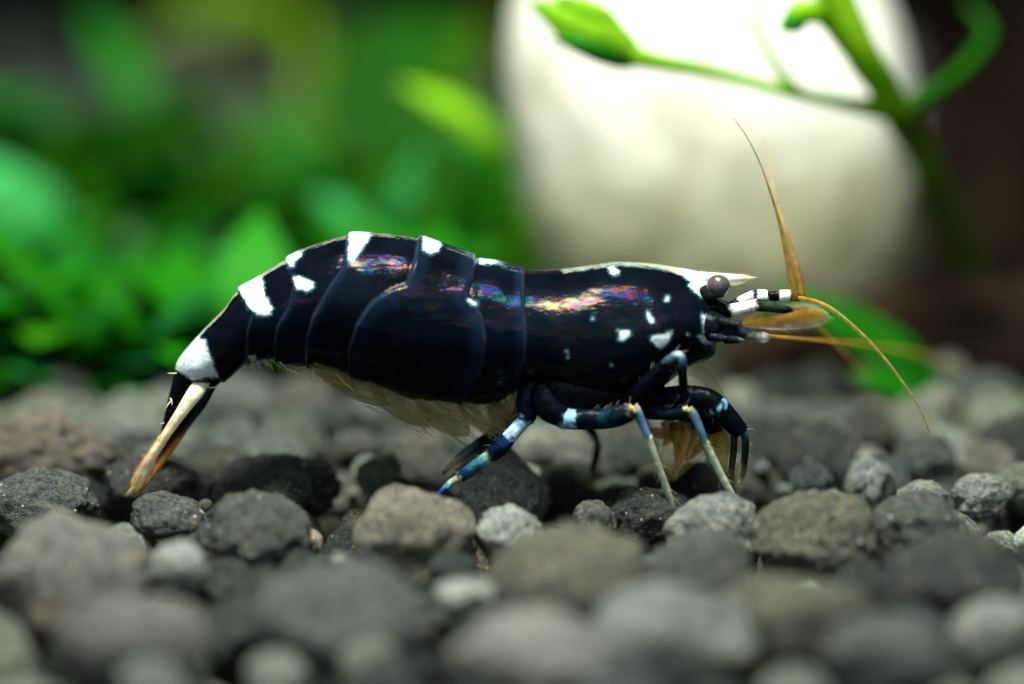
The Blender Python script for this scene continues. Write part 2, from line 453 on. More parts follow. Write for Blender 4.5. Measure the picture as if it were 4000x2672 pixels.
# u, v, half width, half height (photo px), base colour, label, options
DK = (0.054, 0.065, 0.063); BK = (0.029, 0.036, 0.038); GY = (0.166, 0.194, 0.178); TAN = (0.212, 0.236, 0.194)
OL = (0.114, 0.132, 0.105); BR = (0.088, 0.092, 0.075); PALE = (0.272, 0.311, 0.277); BL = (0.071, 0.086, 0.094)
HERO = [
 (190, 1800, 290, 135, (0.15, 0.105, 0.06), 'large rough brown stone full of pits at the edge beyond the tail tip', dict(pits=.3, rough=2.2)),
 (170, 1990, 215, 115, DK, 'dark speckled stone directly in front of the rough pitted brown stone', {}),
 (600, 1910, 205, 112, BK, 'black stone that the tail fan tip touches', dict(cuts=7)),
 (665, 2035, 150, 85, DK, 'small dark speckled stone just in front of the stone under the tail fan', {}),
 (985, 2110, 225, 140, DK, 'dark grey stone between the tail fan stones and the tall tan stone', {}),
 (1080, 1905, 250, 98, BK, 'wide black stone below the swimmerets behind the tall tan stone', dict(rough=1.6)),
 (1625, 2125, 220, 180, (0.185, 0.155, 0.09), 'tall rounded tan stone in front of the hind leg tip', dict(cuts=2, rough=.7)),
 (1925, 1935, 200, 160, (0.32, 0.31, 0.27), 'light grey pitted stone with a peak that the hind leg leans on', dict(pits=.2, rough=1.8, cuts=7, peak=.25)),
 (2545, 2015, 155, 98, BK, 'black speckled stone under the foot of the middle pale leg', dict(cuts=3)),
 (2320, 2045, 82, 72, BR, 'small brownish stone left of the black stone under the pale foot', {}),
 (2800, 2085, 185, 118, GY, 'angular stone with grey top and black front under the foremost pale foot', dict(cuts=9)),
 (3190, 2135, 250, 165, (0.105, 0.115, 0.05), 'big olive grey speckled round stone ahead of the foremost pale foot', dict(cuts=3, rough=1.5)),
 (3570, 2110, 190, 140, DK, 'dark speckled stone beside the big olive grey stone', dict(rough=1.4)),
 (3730, 2290, 275, 170, BK, 'large blurred black stone in front of the dark speckled stone', {}),
 (2240, 2300, 310, 190, (0.115, 0.105, 0.055), 'wide blurred olive brown stone in front below the legs', dict(cuts=3)),
 (1990, 2100, 125, 95, PALE, 'pale grey blurred stone beside the tall tan stone', {}),
 (2740, 2250, 220, 130, DK, 'dark grey blurred stone in front of the two pale feet', dict(cuts=3)),
 (3195, 1815, 155, 135, BK, 'round charcoal stone standing ahead of the claws', dict(cuts=2)),
 (3395, 1900, 95, 82, GY, 'small grey round stone beside the round charcoal stone', dict(cuts=2)),
 (3620, 1805, 115, 90, DK, 'blurred grey stone under the tip of the drooping feeler', {}),
 (3960, 1770, 130, 130, BK, 'large dark round stone cut by the edge behind the drooping feeler', dict(cuts=2)),
 (3835, 1945, 110, 75, GY, 'light grey smooth stone in front of the large dark round edge stone', {}),
 (3600, 1955, 95, 60, GY, 'flat grey stone behind the dark speckled stone', {}),
 (1385, 1755, 100, 62, DK, 'small dark stone under the belly nearest the hind leg', {}),
 (1310, 1655, 120, 62, BK, 'blurred black stone below the belly fringe', {}),
 (905, 1610, 110, 52, DK, 'blurred dark stone behind the tail root', {}),
 (2190, 1790, 130, 85, (0.17, 0.15, 0.12), 'blurred brownish grey stone behind the hind leg thigh', {}),
 (2750, 1890, 110, 75, BK, 'dark shaded stone between the foremost pale leg and the claws', {}),
 (3120, 2440, 290, 160, (0.10, 0.11, 0.05), 'blurred olive stone in front of the big olive grey stone', dict(cuts=3)),
 (2610, 2500, 300, 170, GY, 'large blurred grey stone at the lower edge below the pale feet', dict(cuts=3)),
 (2080, 2580, 290, 140, (0.2, 0.2, 0.18), 'large blurred light grey stone at the lower edge mid frame', dict(cuts=3)),
 (1815, 2330, 115, 55, PALE, 'small cream stone below the tall tan stone', dict(cuts=2)),
 (695, 2225, 105, 85, PALE, 'small blurred pale grey stone in front of the tail stones', {}),
 (3480, 2570, 235, 130, BL, 'blurred bluish grey stone at the lower edge', dict(cuts=3)),
 (3890, 2480, 170, 110, TAN, 'blurred tan stone in the lower corner ahead of the shrimp', dict(cuts=3)),
 (290, 2250, 300, 180, (0.15, 0.145, 0.115), 'large blurred grey brown stone in front of the tail', dict(cuts=3)),
 (1330, 2440, 330, 190, BL, 'very large blurred blue grey stone in the lower foreground', dict(cuts=3)),
 (520, 2520, 290, 150, (0.12, 0.12, 0.11), 'large blurred grey stone in the lower corner below the tail', dict(cuts=3)),
]
spheres = []   # x, y, z, r of everything the loose granules must rest against
for k, (u, v, hw, hh, colr, label, opt) in enumerate(HERO):
    zc = 0.0
    p = G(u, v, zc)
    s = scale_at(p)
    # keep the stone's top where the photo shows it, its centre a little under the surface
    rx, rz = hw * s, hh * s
    ry = 0.5 * (rx + rz) * 0.95
    rz *= 1.22
    zc = -0.16 * rz
    p = G(u, v, zc)
    sub = 5 if 1600 < v < 2200 else 4
    V, F = stone_geo(sub, 100 + k, (rx * 1.08, ry * 1.05, rz * 1.1), opt.get('rough', 1.0) * 1.5, opt.get('cuts', 4), opt.get('pits', 0.0))
    if opt.get('peak'):
        V = [Vector((q.x * (1 - 0.5 * max(0, q.z / rz)), q.y * (1 - .3 * max(0, q.z / rz)), q.z + opt['peak'] * rz * max(0, 1 - abs(q.x) / rx) * (q.z > 0))) for q in V]
    o = mesh_obj('stone', V, F, M_STONEH)
    o.location = p
    lum = sum(colr) / 3
    colr = tuple((0.36 * c_ + 0.64 * lum * k_) * (0.85 if lum > 0.08 else 1.0) for c_, k_ in zip(colr, (0.98, 1.0, 1.02)))
    o.color = (*colr, 1)
    tag(o, label, 'stone', 'loose stones on the gravel')
    for fx in (-0.45, 0, 0.45):
        spheres.append((p.x + fx * rx, p.y, p.z, min(rx * 0.75, max(rz, ry) * 0.95)))

# loose soil granules: dropped one by one, each coming to rest at the lowest of several tries
S = np.array(spheres)
FLOOR = -0.40
placed = []
def drop(n, xr, yr, rr, ztop, tries, seed):
    global S
    g = np.random.default_rng(seed)
    for _ in range(n):
        r = g.uniform(*rr) if g.random() < 0.8 else rr[1] * g.uniform(0.95, 1.25)
        y0 = g.uniform(*yr)
        hwid = (y0 + 13.75) / 14 * 2.15 + 0.35
        x0 = g.uniform(max(xr[0], -hwid), min(xr[1], hwid))
        best = None
        xs = x0 + g.normal(0, 0.22, tries); ys = y0 + g.normal(0, 0.22, tries)
        near = S[(np.abs(S[:, 0] - x0) < 1.6) & (np.abs(S[:, 1] - y0) < 1.6)]
        for x, y in zip(xs, ys):
            z = FLOOR + r * 0.6
            if len(near):
                d2 = (near[:, 0] - x) ** 2 + (near[:, 1] - y) ** 2
                R2 = (near[:, 3] + r) ** 2 * 0.88
                ok = d2 < R2
                if ok.any():
                    z = max(z, (near[ok, 2] + np.sqrt(R2[ok] - d2[ok])).max())
            if best is None or z < best[2]: best = (x, y, z)
        if best[2] + r > ztop: continue
        S = np.vstack([S, [best[0], best[1], best[2], r]])
        placed.append((best[0], best[1], best[2], r))
drop(800, (-3, 3), (-3.4, 0.35), (0.08, 0.165), 0.02, 16, 3)
drop(520, (-3, 3), (0.2, 3.2), (0.085, 0.17), 0.11, 14, 4)
near_n = len(placed)
grit0 = len(placed)
drop(260, (-3, 3), (-1.6, 1.2), (0.014, 0.032), 0.10, 6, 9)
grit1 = len(placed)
drop(700, (-6, 6), (3.0, 15.5), (0.14, 0.30), 0.22, 6, 5)

PALFAR = [DK, BR, BR, BL, (0.11, 0.10, 0.085)]  # far granules coloured darker to stand in for the shadow back there
PALB = [tuple(0.95 * x for x in q) for q in [GY, GY, TAN, TAN, PALE, BR, DK, (0.187, 0.180, 0.162), (0.225, 0.219, 0.195)]]
PALETTE = [DK, DK, DK, BK, BK, GY, GY, BR, OL, TAN, PALE, BL, (0.16, 0.14, 0.115)]
variants = []
for k in range(16):
    V, F = stone_geo(4, 900 + k, (1.03, 1.0, 0.98), 2.2, rng.choice([2, 4, 6, 9]))
    me = bpy.data.meshes.new('granule')
    me.from_pydata([tuple(q) for q in V], [], F)
    me.polygons.foreach_set('use_smooth', [True] * len(me.polygons))
    me.materials.append(M_STONE)
    variants.append(me)
lowV, lowF = [], []
for k in range(8):
    V, F = stone_geo(3, 300 + k, (1.08, 1.0, 0.85), 1.2, 5)
    lowV.append(np.array([tuple(q) for q in V])); lowF.append(np.array(F))
for k in range(4):
    V, F = stone_geo(2, 700 + k, (1.08, 1.0, 0.85), 1.5, 6)
    lowV.append(np.array([tuple(q) for q in V])); lowF.append(np.array(F))
def visible_size(a):
    x, y, z, r = a
    p = Vector((x, y, z)); d = p - CAM
    dep = d.dot(FWD)
    u = 2000 + d.x / dep * 14000; v = 1336 - d.dot(UP) / dep * 14000
    if not (-150 < u < 4150 and 1300 < v < 2900): return 0
    # buried ones show little
    cover = S[(np.abs(S[:, 0] - x) < 0.35) & (np.abs(S[:, 1] - y) < 0.35)]
    over = ((cover[:, 2] + cover[:, 3] * 0.5 > z + r) & (np.hypot(cover[:, 0] - x, cover[:, 1] - (y - 0.05)) < cover[:, 3])).sum()
    return r / dep * (0.25 if over else 1.0) * (1 + 0.8 * min(max(z + 0.2, -0.1), 0.3))
order = sorted(range(len(placed)), key=lambda i: -visible_size(placed[i]))
indiv = [i for i in order[:290] if visible_size(placed[i]) > 0]
indset = set(indiv)
for i in indiv:
    x, y, z, r = placed[i]
    o = bpy.data.objects.new('granule', variants[rng.randrange(16)])
    COL.objects.link(o)
    o.parent = BED
    o.location = (x, y, z)
    o.scale = (r * rng.uniform(0.92, 1.15), r * rng.uniform(0.92, 1.1), r * rng.uniform(0.9, 1.1))
    o.rotation_euler = (rng.uniform(-.5, .5), rng.uniform(-.5, .5), rng.uniform(0, 6.28))
    c = rng.choice(PALFAR if y > 3.4 else PALB if y > 0.45 else PALETTE); f = rng.uniform(0.75, 1.3)
    o.color = (c[0] * f, c[1] * f, c[2] * f, 1)
VV, FF, CC, base = [], [], [], 0
for i, (x, y, z, r) in enumerate(placed):
    if i in indset: continue
    k = rng.randrange(8) if not grit0 <= i < grit1 else 8 + rng.randrange(4)
    a = rng.uniform(0, 6.28); ca, sa = math.cos(a), math.sin(a)
    q = lowV[k]
    VV.append(np.stack([x + r * (q[:, 0] * ca - q[:, 1] * sa), y + r * (q[:, 0] * sa + q[:, 1] * ca), z + r * q[:, 2]], 1))
    FF.append(lowF[k] + base); base += len(q)
    c = rng.choice(PALFAR if y > 3.4 else PALB if y > 0.45 else PALETTE); f = rng.uniform(0.75, 1.3)
    CC.append(np.tile([c[0] * f, c[1] * f, c[2] * f, 1], (len(q), 1)))
VV = np.vstack(VV); FF = np.vstack(FF); CC = np.vstack(CC)
tag(mesh_obj('gravel', VV.tolist(), FF.tolist(), M_GRAVEL, colors=CC), 'dark grey and brown soil granules covering the tank floor', kind='stuff')

# ------------------------------------------------------------------ white boulder
def boulder():
    m, nt, b = new_mat('white_boulder'); L = nt.links.new
    tc = N(nt, 'ShaderNodeTexCoord')
    nz = N(nt, 'ShaderNodeTexNoise', i_Scale=1.6, i_Detail=6, i_Roughness=0.6); L(tc.outputs['Object'], nz.inputs['Vector'])
    r = ramp(nt, [(0.32, (0.38, 0.36, 0.28)), (0.5, (0.62, 0.61, 0.54)), (0.72, (0.72, 0.71, 0.66))]); L(nz.outputs['Fac'], r.inputs[0])
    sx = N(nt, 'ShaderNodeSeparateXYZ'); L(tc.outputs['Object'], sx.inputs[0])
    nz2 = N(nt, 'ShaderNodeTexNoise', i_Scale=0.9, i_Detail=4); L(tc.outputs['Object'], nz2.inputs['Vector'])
    layer = smooth(nt, math_n(nt, 'ADD', sx.outputs[2], math_n(nt, 'MULTIPLY', nz2.outputs['Fac'], 0.6)), 0.72, -0.40)   # olive-brown tone, stronger towards the base
    L(mixc(nt, r.outputs[0], (0.27, 0.26, 0.13), math_n(nt, 'MULTIPLY', layer, 0.85)), b.inputs['Base Color']); b.inputs['Roughness'].default_value = 0.8
    bp = N(nt, 'ShaderNodeBump', i_Strength=0.5, i_Distance=0.06); L(nz.outputs['Fac'], bp.inputs['Height']); L(bp.outputs[0], b.inputs['Normal'])
    y0 = 3.3
    bm = bmesh.new(); bmesh.ops.create_icosphere(bm, subdivisions=5, radius=1)
    c = P(2785, 420, y0)
    V = []
    off = Vector((3.3, 9.1, 4.4))
    for vt in bm.verts:
        p = vt.co.normalized()
        e = 2.9
        k = (abs(p.x) ** e + (p.y * p.y + p.z * p.z) ** (e / 2)) ** (-1 / e)
        q = p * (0.78 * k + 0.22)
        q = q + p * (0.035 * mnoise.noise(p * 1.6 + off) + 0.02 * mnoise.noise(p * 4 + off) + 0.01 * mnoise.noise(p * 11 + off))
        z = q.z * 1.36
        tp = min(max((z - 0.05) / 0.6, 0.0), 2.0)
        x = q.x * (0.97 - 0.07 * tp * tp) + 0.10 * -z      # narrows upwards, right edge drifts outwards downwards
        y = q.y * 0.85 + 0.16 * z
        V.append((x, y, z))
    F = [tuple(v.index for v in f.verts) for f in bm.faces]
    bm.free()
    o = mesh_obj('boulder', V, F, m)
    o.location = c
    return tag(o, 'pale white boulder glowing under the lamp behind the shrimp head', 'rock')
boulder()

# ------------------------------------------------------------------ plants
def leaf_mat(name, rgb, transl=0.45):
    return simple(name, rgb, 0.42, 0.3, var=0.35, scale=2.5, transl=transl, ior=1.2)
LG = {'lime': leaf_mat('leaf_lime', (0.28, 0.58, 0.02), 0.6), 'green': leaf_mat('leaf_green', (0.016, 0.19, 0.006)),
      'teal': leaf_mat('leaf_teal', (0.038, 0.29, 0.075), 0.3), 'deep': leaf_mat('leaf_deep', (0.014, 0.11, 0.005)),
      'olive': leaf_mat('leaf_olive', (0.10, 0.19, 0.005)), 'stem': leaf_mat('stem_green', (0.24, 0.50, 0.012), 0.5)}

def leaf(parent, root, tip, width, mat, face=(0, -0.5, 0.85), curl=0.12, name='leaf', thick=0.018):
    """pointed oval leaf blade from root to tip, a little cupped, with a raised midrib"""
    root = Vector(root); tip = Vector(tip)
    ax = tip - root; ln = ax.length; t = ax.normalized()
    f = Vector(face); f = (f - t * f.dot(t))
    if f.length < 1e-3: f = Vector((0, 0, 1)) - t * t.z
    f.normalize(); sd = t.cross(f)
    n, mw = 14, 6
    V, F = [], []
    for side in (1, -1):
        for i in range(n + 1):
            a = i / n
            wd = width * 0.5 * (math.sin(math.pi * min(a ** 0.8, 1.0)) ** 0.75 if 0 < a < 1 else 0.0)
            bend = math.sin(a * math.pi) * curl * ln - 0.10 * ln * a * a
            for j in range(mw + 1):
                b = (j / mw) * 2 - 1
                cup = -0.22 * width * b * b + 0.02 * width * math.cos(a * 26 + abs(b) * 3)
                V.append(root + t * (a * ln) + sd * (b * wd) + f * (bend + cup * (wd / (width * 0.5 + 1e-6)) + side * thick * 0.5 * (1 - 0.8 * abs(b)) * (1 if 0 < a < 1 else 0)))
        off = 0 if side == 1 else (n + 1) * (mw + 1)
        for i in range(n):
            for j in range(mw):
                q = off + i * (mw + 1) + j
                fc = (q, q + 1, q + mw + 2, q + mw + 1)
                F.append(fc if side == 1 else fc[::-1])
    return mesh_obj(name, V, F, mat, parent)

def stem(parent, pts, r0, r1, mat, name='stem', n=24):
    A = cr([list(p) for p in pts], n)
    V, F = tube_geo([Vector(a[:3]) for a in A], [r0 + (r1 - r0) * i / (n - 1) for i in range(n)], 8)
    return mesh_obj(name, V, F, mat, parent)

def pleaf(parent, u0, v0, y0, u1, v1, y1, wpx, mat, **kw):
    a = P(u0, v0, y0); b = P(u1, v1, y1)
    return leaf(parent, a, b, wpx * scale_at((a + b) / 2), LG[mat], **kw)

# background plants: leaves by where they stand (pixel, depth)
BGP = [
 ('broad green leaved plant cut by the edge beyond the tail', 'plant', [
   (420, 1060, 4.6, -220, 560, 4.2, 520, 'teal', {}), (380, 1000, 5.0, -150, 1050, 4.4, 330, 'green', {}), (560, 1420, 5.2, 60, 1180, 4.9, 260, 'deep', {})], (420, 1330, 4.7)),
 ('yellow green leaved plant high in the dark corner behind', 'plant', [
   (1180, 60, 9.5, 520, 120, 9.2, 190, 'olive', {}), (1150, 30, 9.6, 620, -60, 9.4, 160, 'olive', {}), (1230, 120, 9.8, 1500, 20, 9.7, 170, 'deep', {})], (1180, 420, 9.6)),
 ('slim lime leaved plant beside the white boulder', 'plant', [
   (2030, 640, 3.9, 1590, 290, 3.7, 175, 'lime', {}), (2060, 700, 4.2, 1760, 500, 4.2, 120, 'green', {}), (2180, 760, 3.0, 2040, 900, 2.9, 150, 'olive', {})], (2080, 1100, 4.0)),
 ('blue green leaved plant behind the highest point of the back', 'plant', [
   (1560, 1050, 4.2, 1590, 560, 3.8, 290, 'teal', {}), (1500, 1020, 4.4, 1260, 740, 4.2, 250, 'teal', {}), (1560, 1040, 4.1, 1790, 830, 4.0, 220, 'green', {}), (1450, 1060, 4.3, 1420, 880, 3.9, 330, 'teal', {})], (1540, 1230, 4.3)),
 ('small green rosette plant just behind the tail bend', 'plant', [
   (1000, 1160, 3.4, 850, 960, 3.2, 170, 'teal', {}), (1000, 1160, 3.4, 1110, 960, 3.3, 170, 'teal', {}), (980, 1200, 3.5, 740, 1190, 3.4, 200, 'green', {}), (1000, 1180, 3.5, 1010, 900, 3.6, 200, 'green', {})], (990, 1320, 3.4)),
 ('bright green low plant behind the tail fan', 'plant', [
   (480, 1500, 2.9, 180, 1330, 2.8, 170, 'teal', {}), (520, 1520, 2.7, 620, 1250, 2.7, 260, 'green', {}), (560, 1530, 2.6, 860, 1420, 2.6, 180, 'green', {}), (470, 1500, 2.8, 330, 1200, 3.0, 190, 'green', {})], (510, 1540, 2.75)),
 ('green leaved plant in the mid background over the tail', 'plant', [
   (950, 720, 7.6, 620, 560, 7.4, 240, 'deep', {}), (980, 720, 7.6, 1300, 420, 7.4, 300, 'green', {}), (960, 740, 7.5, 1250, 660, 7.2, 260, 'olive', {}), (900, 740, 7.5, 700, 800, 7.2, 200, 'green', {})], (960, 860, 7.5)),
 ('wide dark green leaved plant low behind the arched back', 'plant', [
   (1500, 1380, 3.6, 1150, 1120, 3.5, 300, 'deep', {}), (1520, 1380, 3.5, 1330, 1010, 3.6, 330, 'green', {}), (1560, 1390, 3.4, 1700, 1040, 3.3, 320, 'deep', {}), (1540, 1400, 3.6, 1880, 1180, 3.7, 300, 'olive', {}), (1480, 1400, 3.4, 1090, 1330, 3.2, 280, 'green', {})], (1520, 1400, 3.5)),
 ('leafy green plant between the tail bend and the edge plant', 'plant', [
   (700, 1280, 4.2, 420, 1080, 4.1, 300, 'deep', {}), (720, 1270, 4.2, 640, 900, 4.3, 330, 'green', {}), (740, 1280, 4.2, 960, 960, 4.4, 280, 'deep', {}), (690, 1300, 4.0, 330, 1300, 3.9, 280, 'green', {}), (740, 1300, 4.0, 1010, 1260, 3.9, 300, 'green', {}), (720, 1290, 4.1, 860, 1100, 3.8, 260, 'green', {})], (720, 1310, 4.1)),
 ('deep green plant high over the arched back', 'plant', [
   (1350, 760, 6.2, 1060, 480, 6.2, 330, 'deep', {}), (1370, 760, 6.2, 1330, 380, 6.4, 340, 'olive', {}), (1390, 770, 6.2, 1660, 470, 6.2, 330, 'deep', {}), (1380, 790, 6.0, 1800, 760, 6.1, 300, 'olive', {}), (1350, 790, 6.0, 1010, 720, 6.1, 300, 'green', {}), (1370, 790, 6.0, 1560, 850, 5.8, 300, 'green', {})], (1370, 860, 6.1)),
 ('dark green leaved plant behind the boulder shoulder', 'plant', [
   (1750, 320, 8.6, 1400, 160, 8.4, 240, 'deep', {}), (1760, 330, 8.6, 1900, 60, 8.4, 260, 'olive', {}), (1720, 360, 8.6, 1480, 420, 8.4, 220, 'green', {}), (1750, 330, 8.6, 1650, 40, 8.8, 230, 'green', {})], (1750, 560, 8.7)),
 ('green broad leaved plant under the feelers ahead of the shrimp', 'plant', [
   (3760, 1640, 2.2, 3090, 1080, 1.9, 300, 'green', {}), (3720, 1660, 2.1, 3360, 1420, 1.7, 230, 'green', {}), (3740, 1650, 2.3, 4080, 1440, 2.4, 300, 'deep', {}), (3790, 1640, 2.5, 3960, 1180, 2.9, 320, 'deep', {}), (3780, 1660, 2.2, 3720, 1290, 2.6, 250, 'deep', {}), (3760, 1650, 2.4, 3420, 1180, 2.6, 260, 'deep', {})], (3760, 1690, 2.2)),
]
for label, cat, leaves, (bu, bv, by) in BGP:
    bp_ = P(bu, bv, by); bp_.z = -0.15
    e = empty('plant', bp_)
    tag(e, label, cat, 'aquarium plants')
    for (u0, v0, y0, u1, v1, y1, wd, mt, kw) in leaves:
        pleaf(e, u0, v0, y0, u1, v1, y1, wd, mt, **kw)
        a = P(u0, v0, y0)
        stem(e, [bp_, (bp_ * 0.5 + a * 0.5) + Vector((0.03, 0, -0.02)), a], 0.035, 0.022, LG['stem'], 'petiole', 8)

# branching plant with trumpet stems in front of the boulder
bp_ = P(3620, 1000, 2.9); bp_.z = -0.2
e = tag(empty('plant', bp_), 'tall branching light green plant in front of the white boulder', 'plant', 'aquarium plants')
def pst(rows, mat='stem', name='branch', n=26):
    A = cr(rows, n)
    pts = [P(a[0], a[1], a[2]) for a in A]
    V, F = tube_geo(pts, [a[3] * scale_at(p) for a, p in zip(A, pts)], 10)
    return mesh_obj(name, V, F, LG[mat], e)
pst([(3860, 1500, 4.4, 70), (3760, 1000, 3.8, 62), (3640, 700, 2.9, 60), (3500, 430, 1.75, 66)], 'olive', name='stem')
pst([(3510, 450, 1.8, 62), (3440, 320, 1.6, 66), (3360, 200, 1.5, 70), (3230, -80, 1.5, 74)], name='stem')
pst([(3500, 430, 1.7, 55), (3300, 405, 1.6, 27), (3050, 350, 1.5, 25), (2800, 285, 1.45, 27), (2560, 240, 1.4, 36), (2440, 210, 1.4, 50)])
pst([(3120, 365, 1.5, 24), (3040, 270, 1.7, 22), (2980, 160, 1.9, 20), (2920, 20, 2.1, 18)], 'olive')
pst([(3330, 180, 1.5, 56), (3220, 60, 1.5, 48), (3120, 50, 1.4, 50), (3080, 70, 1.4, 28)])
pst([(3520, 440, 1.8, 50), (3680, 340, 2.2, 32), (3800, 230, 2.6, 30), (3860, 120, 2.9, 24), (3780, 20, 3.0, 16)], 'deep')
pleaf(e, 2520, 245, 1.4, 2080, 0, 1.3, 190, 'lime', face=(0, -.9, .3))
pleaf(e, 2500, 250, 1.4, 2170, 140, 1.25, 110, 'green', face=(0, -.9, .3))
pleaf(e, 2440, 130, 1.4, 2180, -20, 1.3, 110, 'lime', face=(0, -.9, .3))
pleaf(e, 3150, 60, 1.4, 3050, 110, 1.3, 100, 'green', face=(0, -.9, .3))

# near-black masses added by the boulder to darken that corner
def filler():
    m, nt, b = new_mat('dark_filler'); L = nt.links.new
    tc = N(nt, 'ShaderNodeTexCoord')
    nz = N(nt, 'ShaderNodeTexNoise', i_Scale=1.2, i_Detail=6); L(tc.outputs['Object'], nz.inputs['Vector'])
    r = ramp(nt, [(0.35, (0.002, 0.002, 0.0018)), (0.75, (0.022, 0.013, 0.007))]); L(nz.outputs['Fac'], r.inputs[0])
    L(r.outputs[0], b.inputs['Base Color']); b.inputs['Roughness'].default_value = 0.9; b.inputs['IOR'].default_value = 1.1
    bp = N(nt, 'ShaderNodeBump', i_Strength=0.8, i_Distance=0.1); L(nz.outputs['Fac'], bp.inputs['Height']); L(bp.outputs[0], b.inputs['Normal'])
    n, sd = 40, 40
    V, F = [], []
    A = P(4150, 1100, 5.6); A.z = -0.5
    B = P(4020, -700, 5.2)
    for i in range(n):
        f = i / (n - 1)
        c = A.lerp(B, f)
        for j in range(sd):
            a = 2 * math.pi * j / sd
            rr = (0.62 + 0.30 * (1 - f) ** 3) * (1 + 0.22 * mnoise.noise((math.cos(a) * 1.3, math.sin(a) * 1.3, f * 3.0)) + 0.06 * mnoise.noise((math.cos(a) * 5, math.sin(a) * 5, f * 4)))
            V.append(c + Vector((math.cos(a) * rr * 1.05, math.sin(a) * rr, 0)))
    for i in range(n - 1):
        for j in range(sd):
            j2 = (j + 1) % sd
            F.append((i * sd + j, i * sd + j2, (i + 1) * sd + j2, (i + 1) * sd + j))
    F.append(tuple((n - 1) * sd + j for j in range(sd)))
    tag(mesh_obj('filler', V, F, m), 'dark filler mass added to darken the corner beyond the white boulder', 'filler')
    V, F = [], []
    A = P(2820, 1440, 2.45); B = P(4500, 1330, 3.0)  # low roll added to make the dark band at the boulder foot
    n, sd = 60, 28
    for i in range(n):
        f = i / (n - 1)
        c = A.lerp(B, f) + Vector((0, 0.10 * math.sin(f * 7), 0.05 * math.sin(f * 5)))
        base_r = 0.30 * min(1.0, (f * 5 + 0.03) ** 0.55) * (1 + 0.25 * f)
        for j in range(sd):
            a = 2 * math.pi * j / sd
            rr = base_r * (1 + 0.30 * mnoise.noise((math.cos(a) * 1.3, math.sin(a) * 1.3 + 7, f * 6.0)) + 0.10 * mnoise.noise((math.cos(a) * 4, math.sin(a) * 4, f * 9)))
            V.append(c + Vector((0, math.cos(a) * rr, math.sin(a) * rr)))
    for i in range(n - 1):
        for j in range(sd):
            j2 = (j + 1) % sd
            F.append((i * sd + j2, i * sd + j, (i + 1) * sd + j, (i + 1) * sd + j2))
    F.append(tuple(range(sd))); F.append(tuple((n - 1) * sd + j for j in range(sd - 1, -1, -1)))
    tag(mesh_obj('filler', V, F, m), 'low dark filler roll added along the foot of the white boulder', 'filler')
filler()

# low carpet of tiny leaves behind, one uncountable mass
def carpet():
    V, F = [], []
    cols = []
    g = random.Random(21)
    def blade(p, ln, wd, c):
        a = g.uniform(0, 6.28); el = g.uniform(0.15, 1.1)
        d = Vector((math.cos(a) * math.cos(el), math.sin(a) * math.cos(el), math.sin(el)))
        s = d.cross(Vector((0, 0, 1))).normalized()
        n = s.cross(d)
        b0 = len(V)
        for k, (t, ww) in enumerate(((0, .25), (.35, 1), (.7, .8), (1, .05))):
            for sg in (-1, 1):
                V.append(p + d * (ln * t) + s * (sg * wd * ww * .5) - n * (0.25 * ln * t * t)); cols.append((*c, 1))
        for k in range(3):
            F.append((b0 + 2 * k, b0 + 2 * k + 1, b0 + 2 * k + 3, b0 + 2 * k + 2))
    for _ in range(4200):
        y = 2.15 + 6 * g.random() ** 1.6
        x = g.uniform(-5.5, 1.2) if g.random() < .78 else g.uniform(0.2, 5.5)
        dens = mnoise.noise((x * 0.55, y * 0.5, 3.7)) + 0.25 * mnoise.noise((x * 1.7, y * 1.4, 1.2))
        if x < 1.2 and dens < (0.0 if y > 3.2 else -0.15): continue
        if x >= 1.2 and dens < 0.3: continue
        if -0.2 < x < 2.2 and y < 4.6: continue
        h = g.uniform(-0.1, 0.35)
        c = g.choice([(0.010, 0.10, 0.003), (0.014, 0.14, 0.003), (0.03, 0.13, 0.003), (0.010, 0.08, 0.003), (0.014, 0.16, 0.02)])
        blade(Vector((x, y, h)), g.uniform(.3, .6), g.uniform(.12, .26), c)
    for _ in range(520):
        y = g.uniform(5.0, 10.5); x = g.uniform(-6, -0.3)
        dens = mnoise.noise((x * 0.45, y * 0.4, 8.7))
        if dens < 0.02 or (y > 7.0 and x < -0.8): continue
        h = g.uniform(-0.1, 0.75)
        c = g.choice([(0.010, 0.085, 0.003), (0.012, 0.12, 0.004), (0.03, 0.11, 0.003), (0.008, 0.06, 0.003), (0.014, 0.15, 0.012)])
        blade(Vector((x, y, h)), g.uniform(.6, 1.1), g.uniform(.3, .6), c)
    for _ in range(1100):
        y = g.uniform(2.35, 3.7); x = g.uniform(-4.2, -0.35)
        if mnoise.noise((x * 0.9, y * 0.8, 5.1)) < -0.22: continue
        c = g.choice([(0.012, 0.15, 0.004), (0.016, 0.20, 0.006), (0.03, 0.17, 0.004), (0.012, 0.11, 0.004), (0.025, 0.26, 0.05)])
        blade(Vector((x, y, g.uniform(-0.1, 0.22))), g.uniform(.35, .7), g.uniform(.2, .42), c)
    m = simple('carpet_leaf', (0, 0, 0), 0.45, 0.4, attr=True, transl=0.35, ior=1.15)
    tag(mesh_obj('carpet_foliage', V, F, m, colors=cols), 'low mass of small dark green leaves behind the shrimp', kind='stuff')
carpet()

# ------------------------------------------------------------------ the shrimp
SH = empty('shrimp', P(1900, 1700, 0))
tag(SH, 'black dwarf shrimp with white patches walking over dark gravel', 'shrimp')

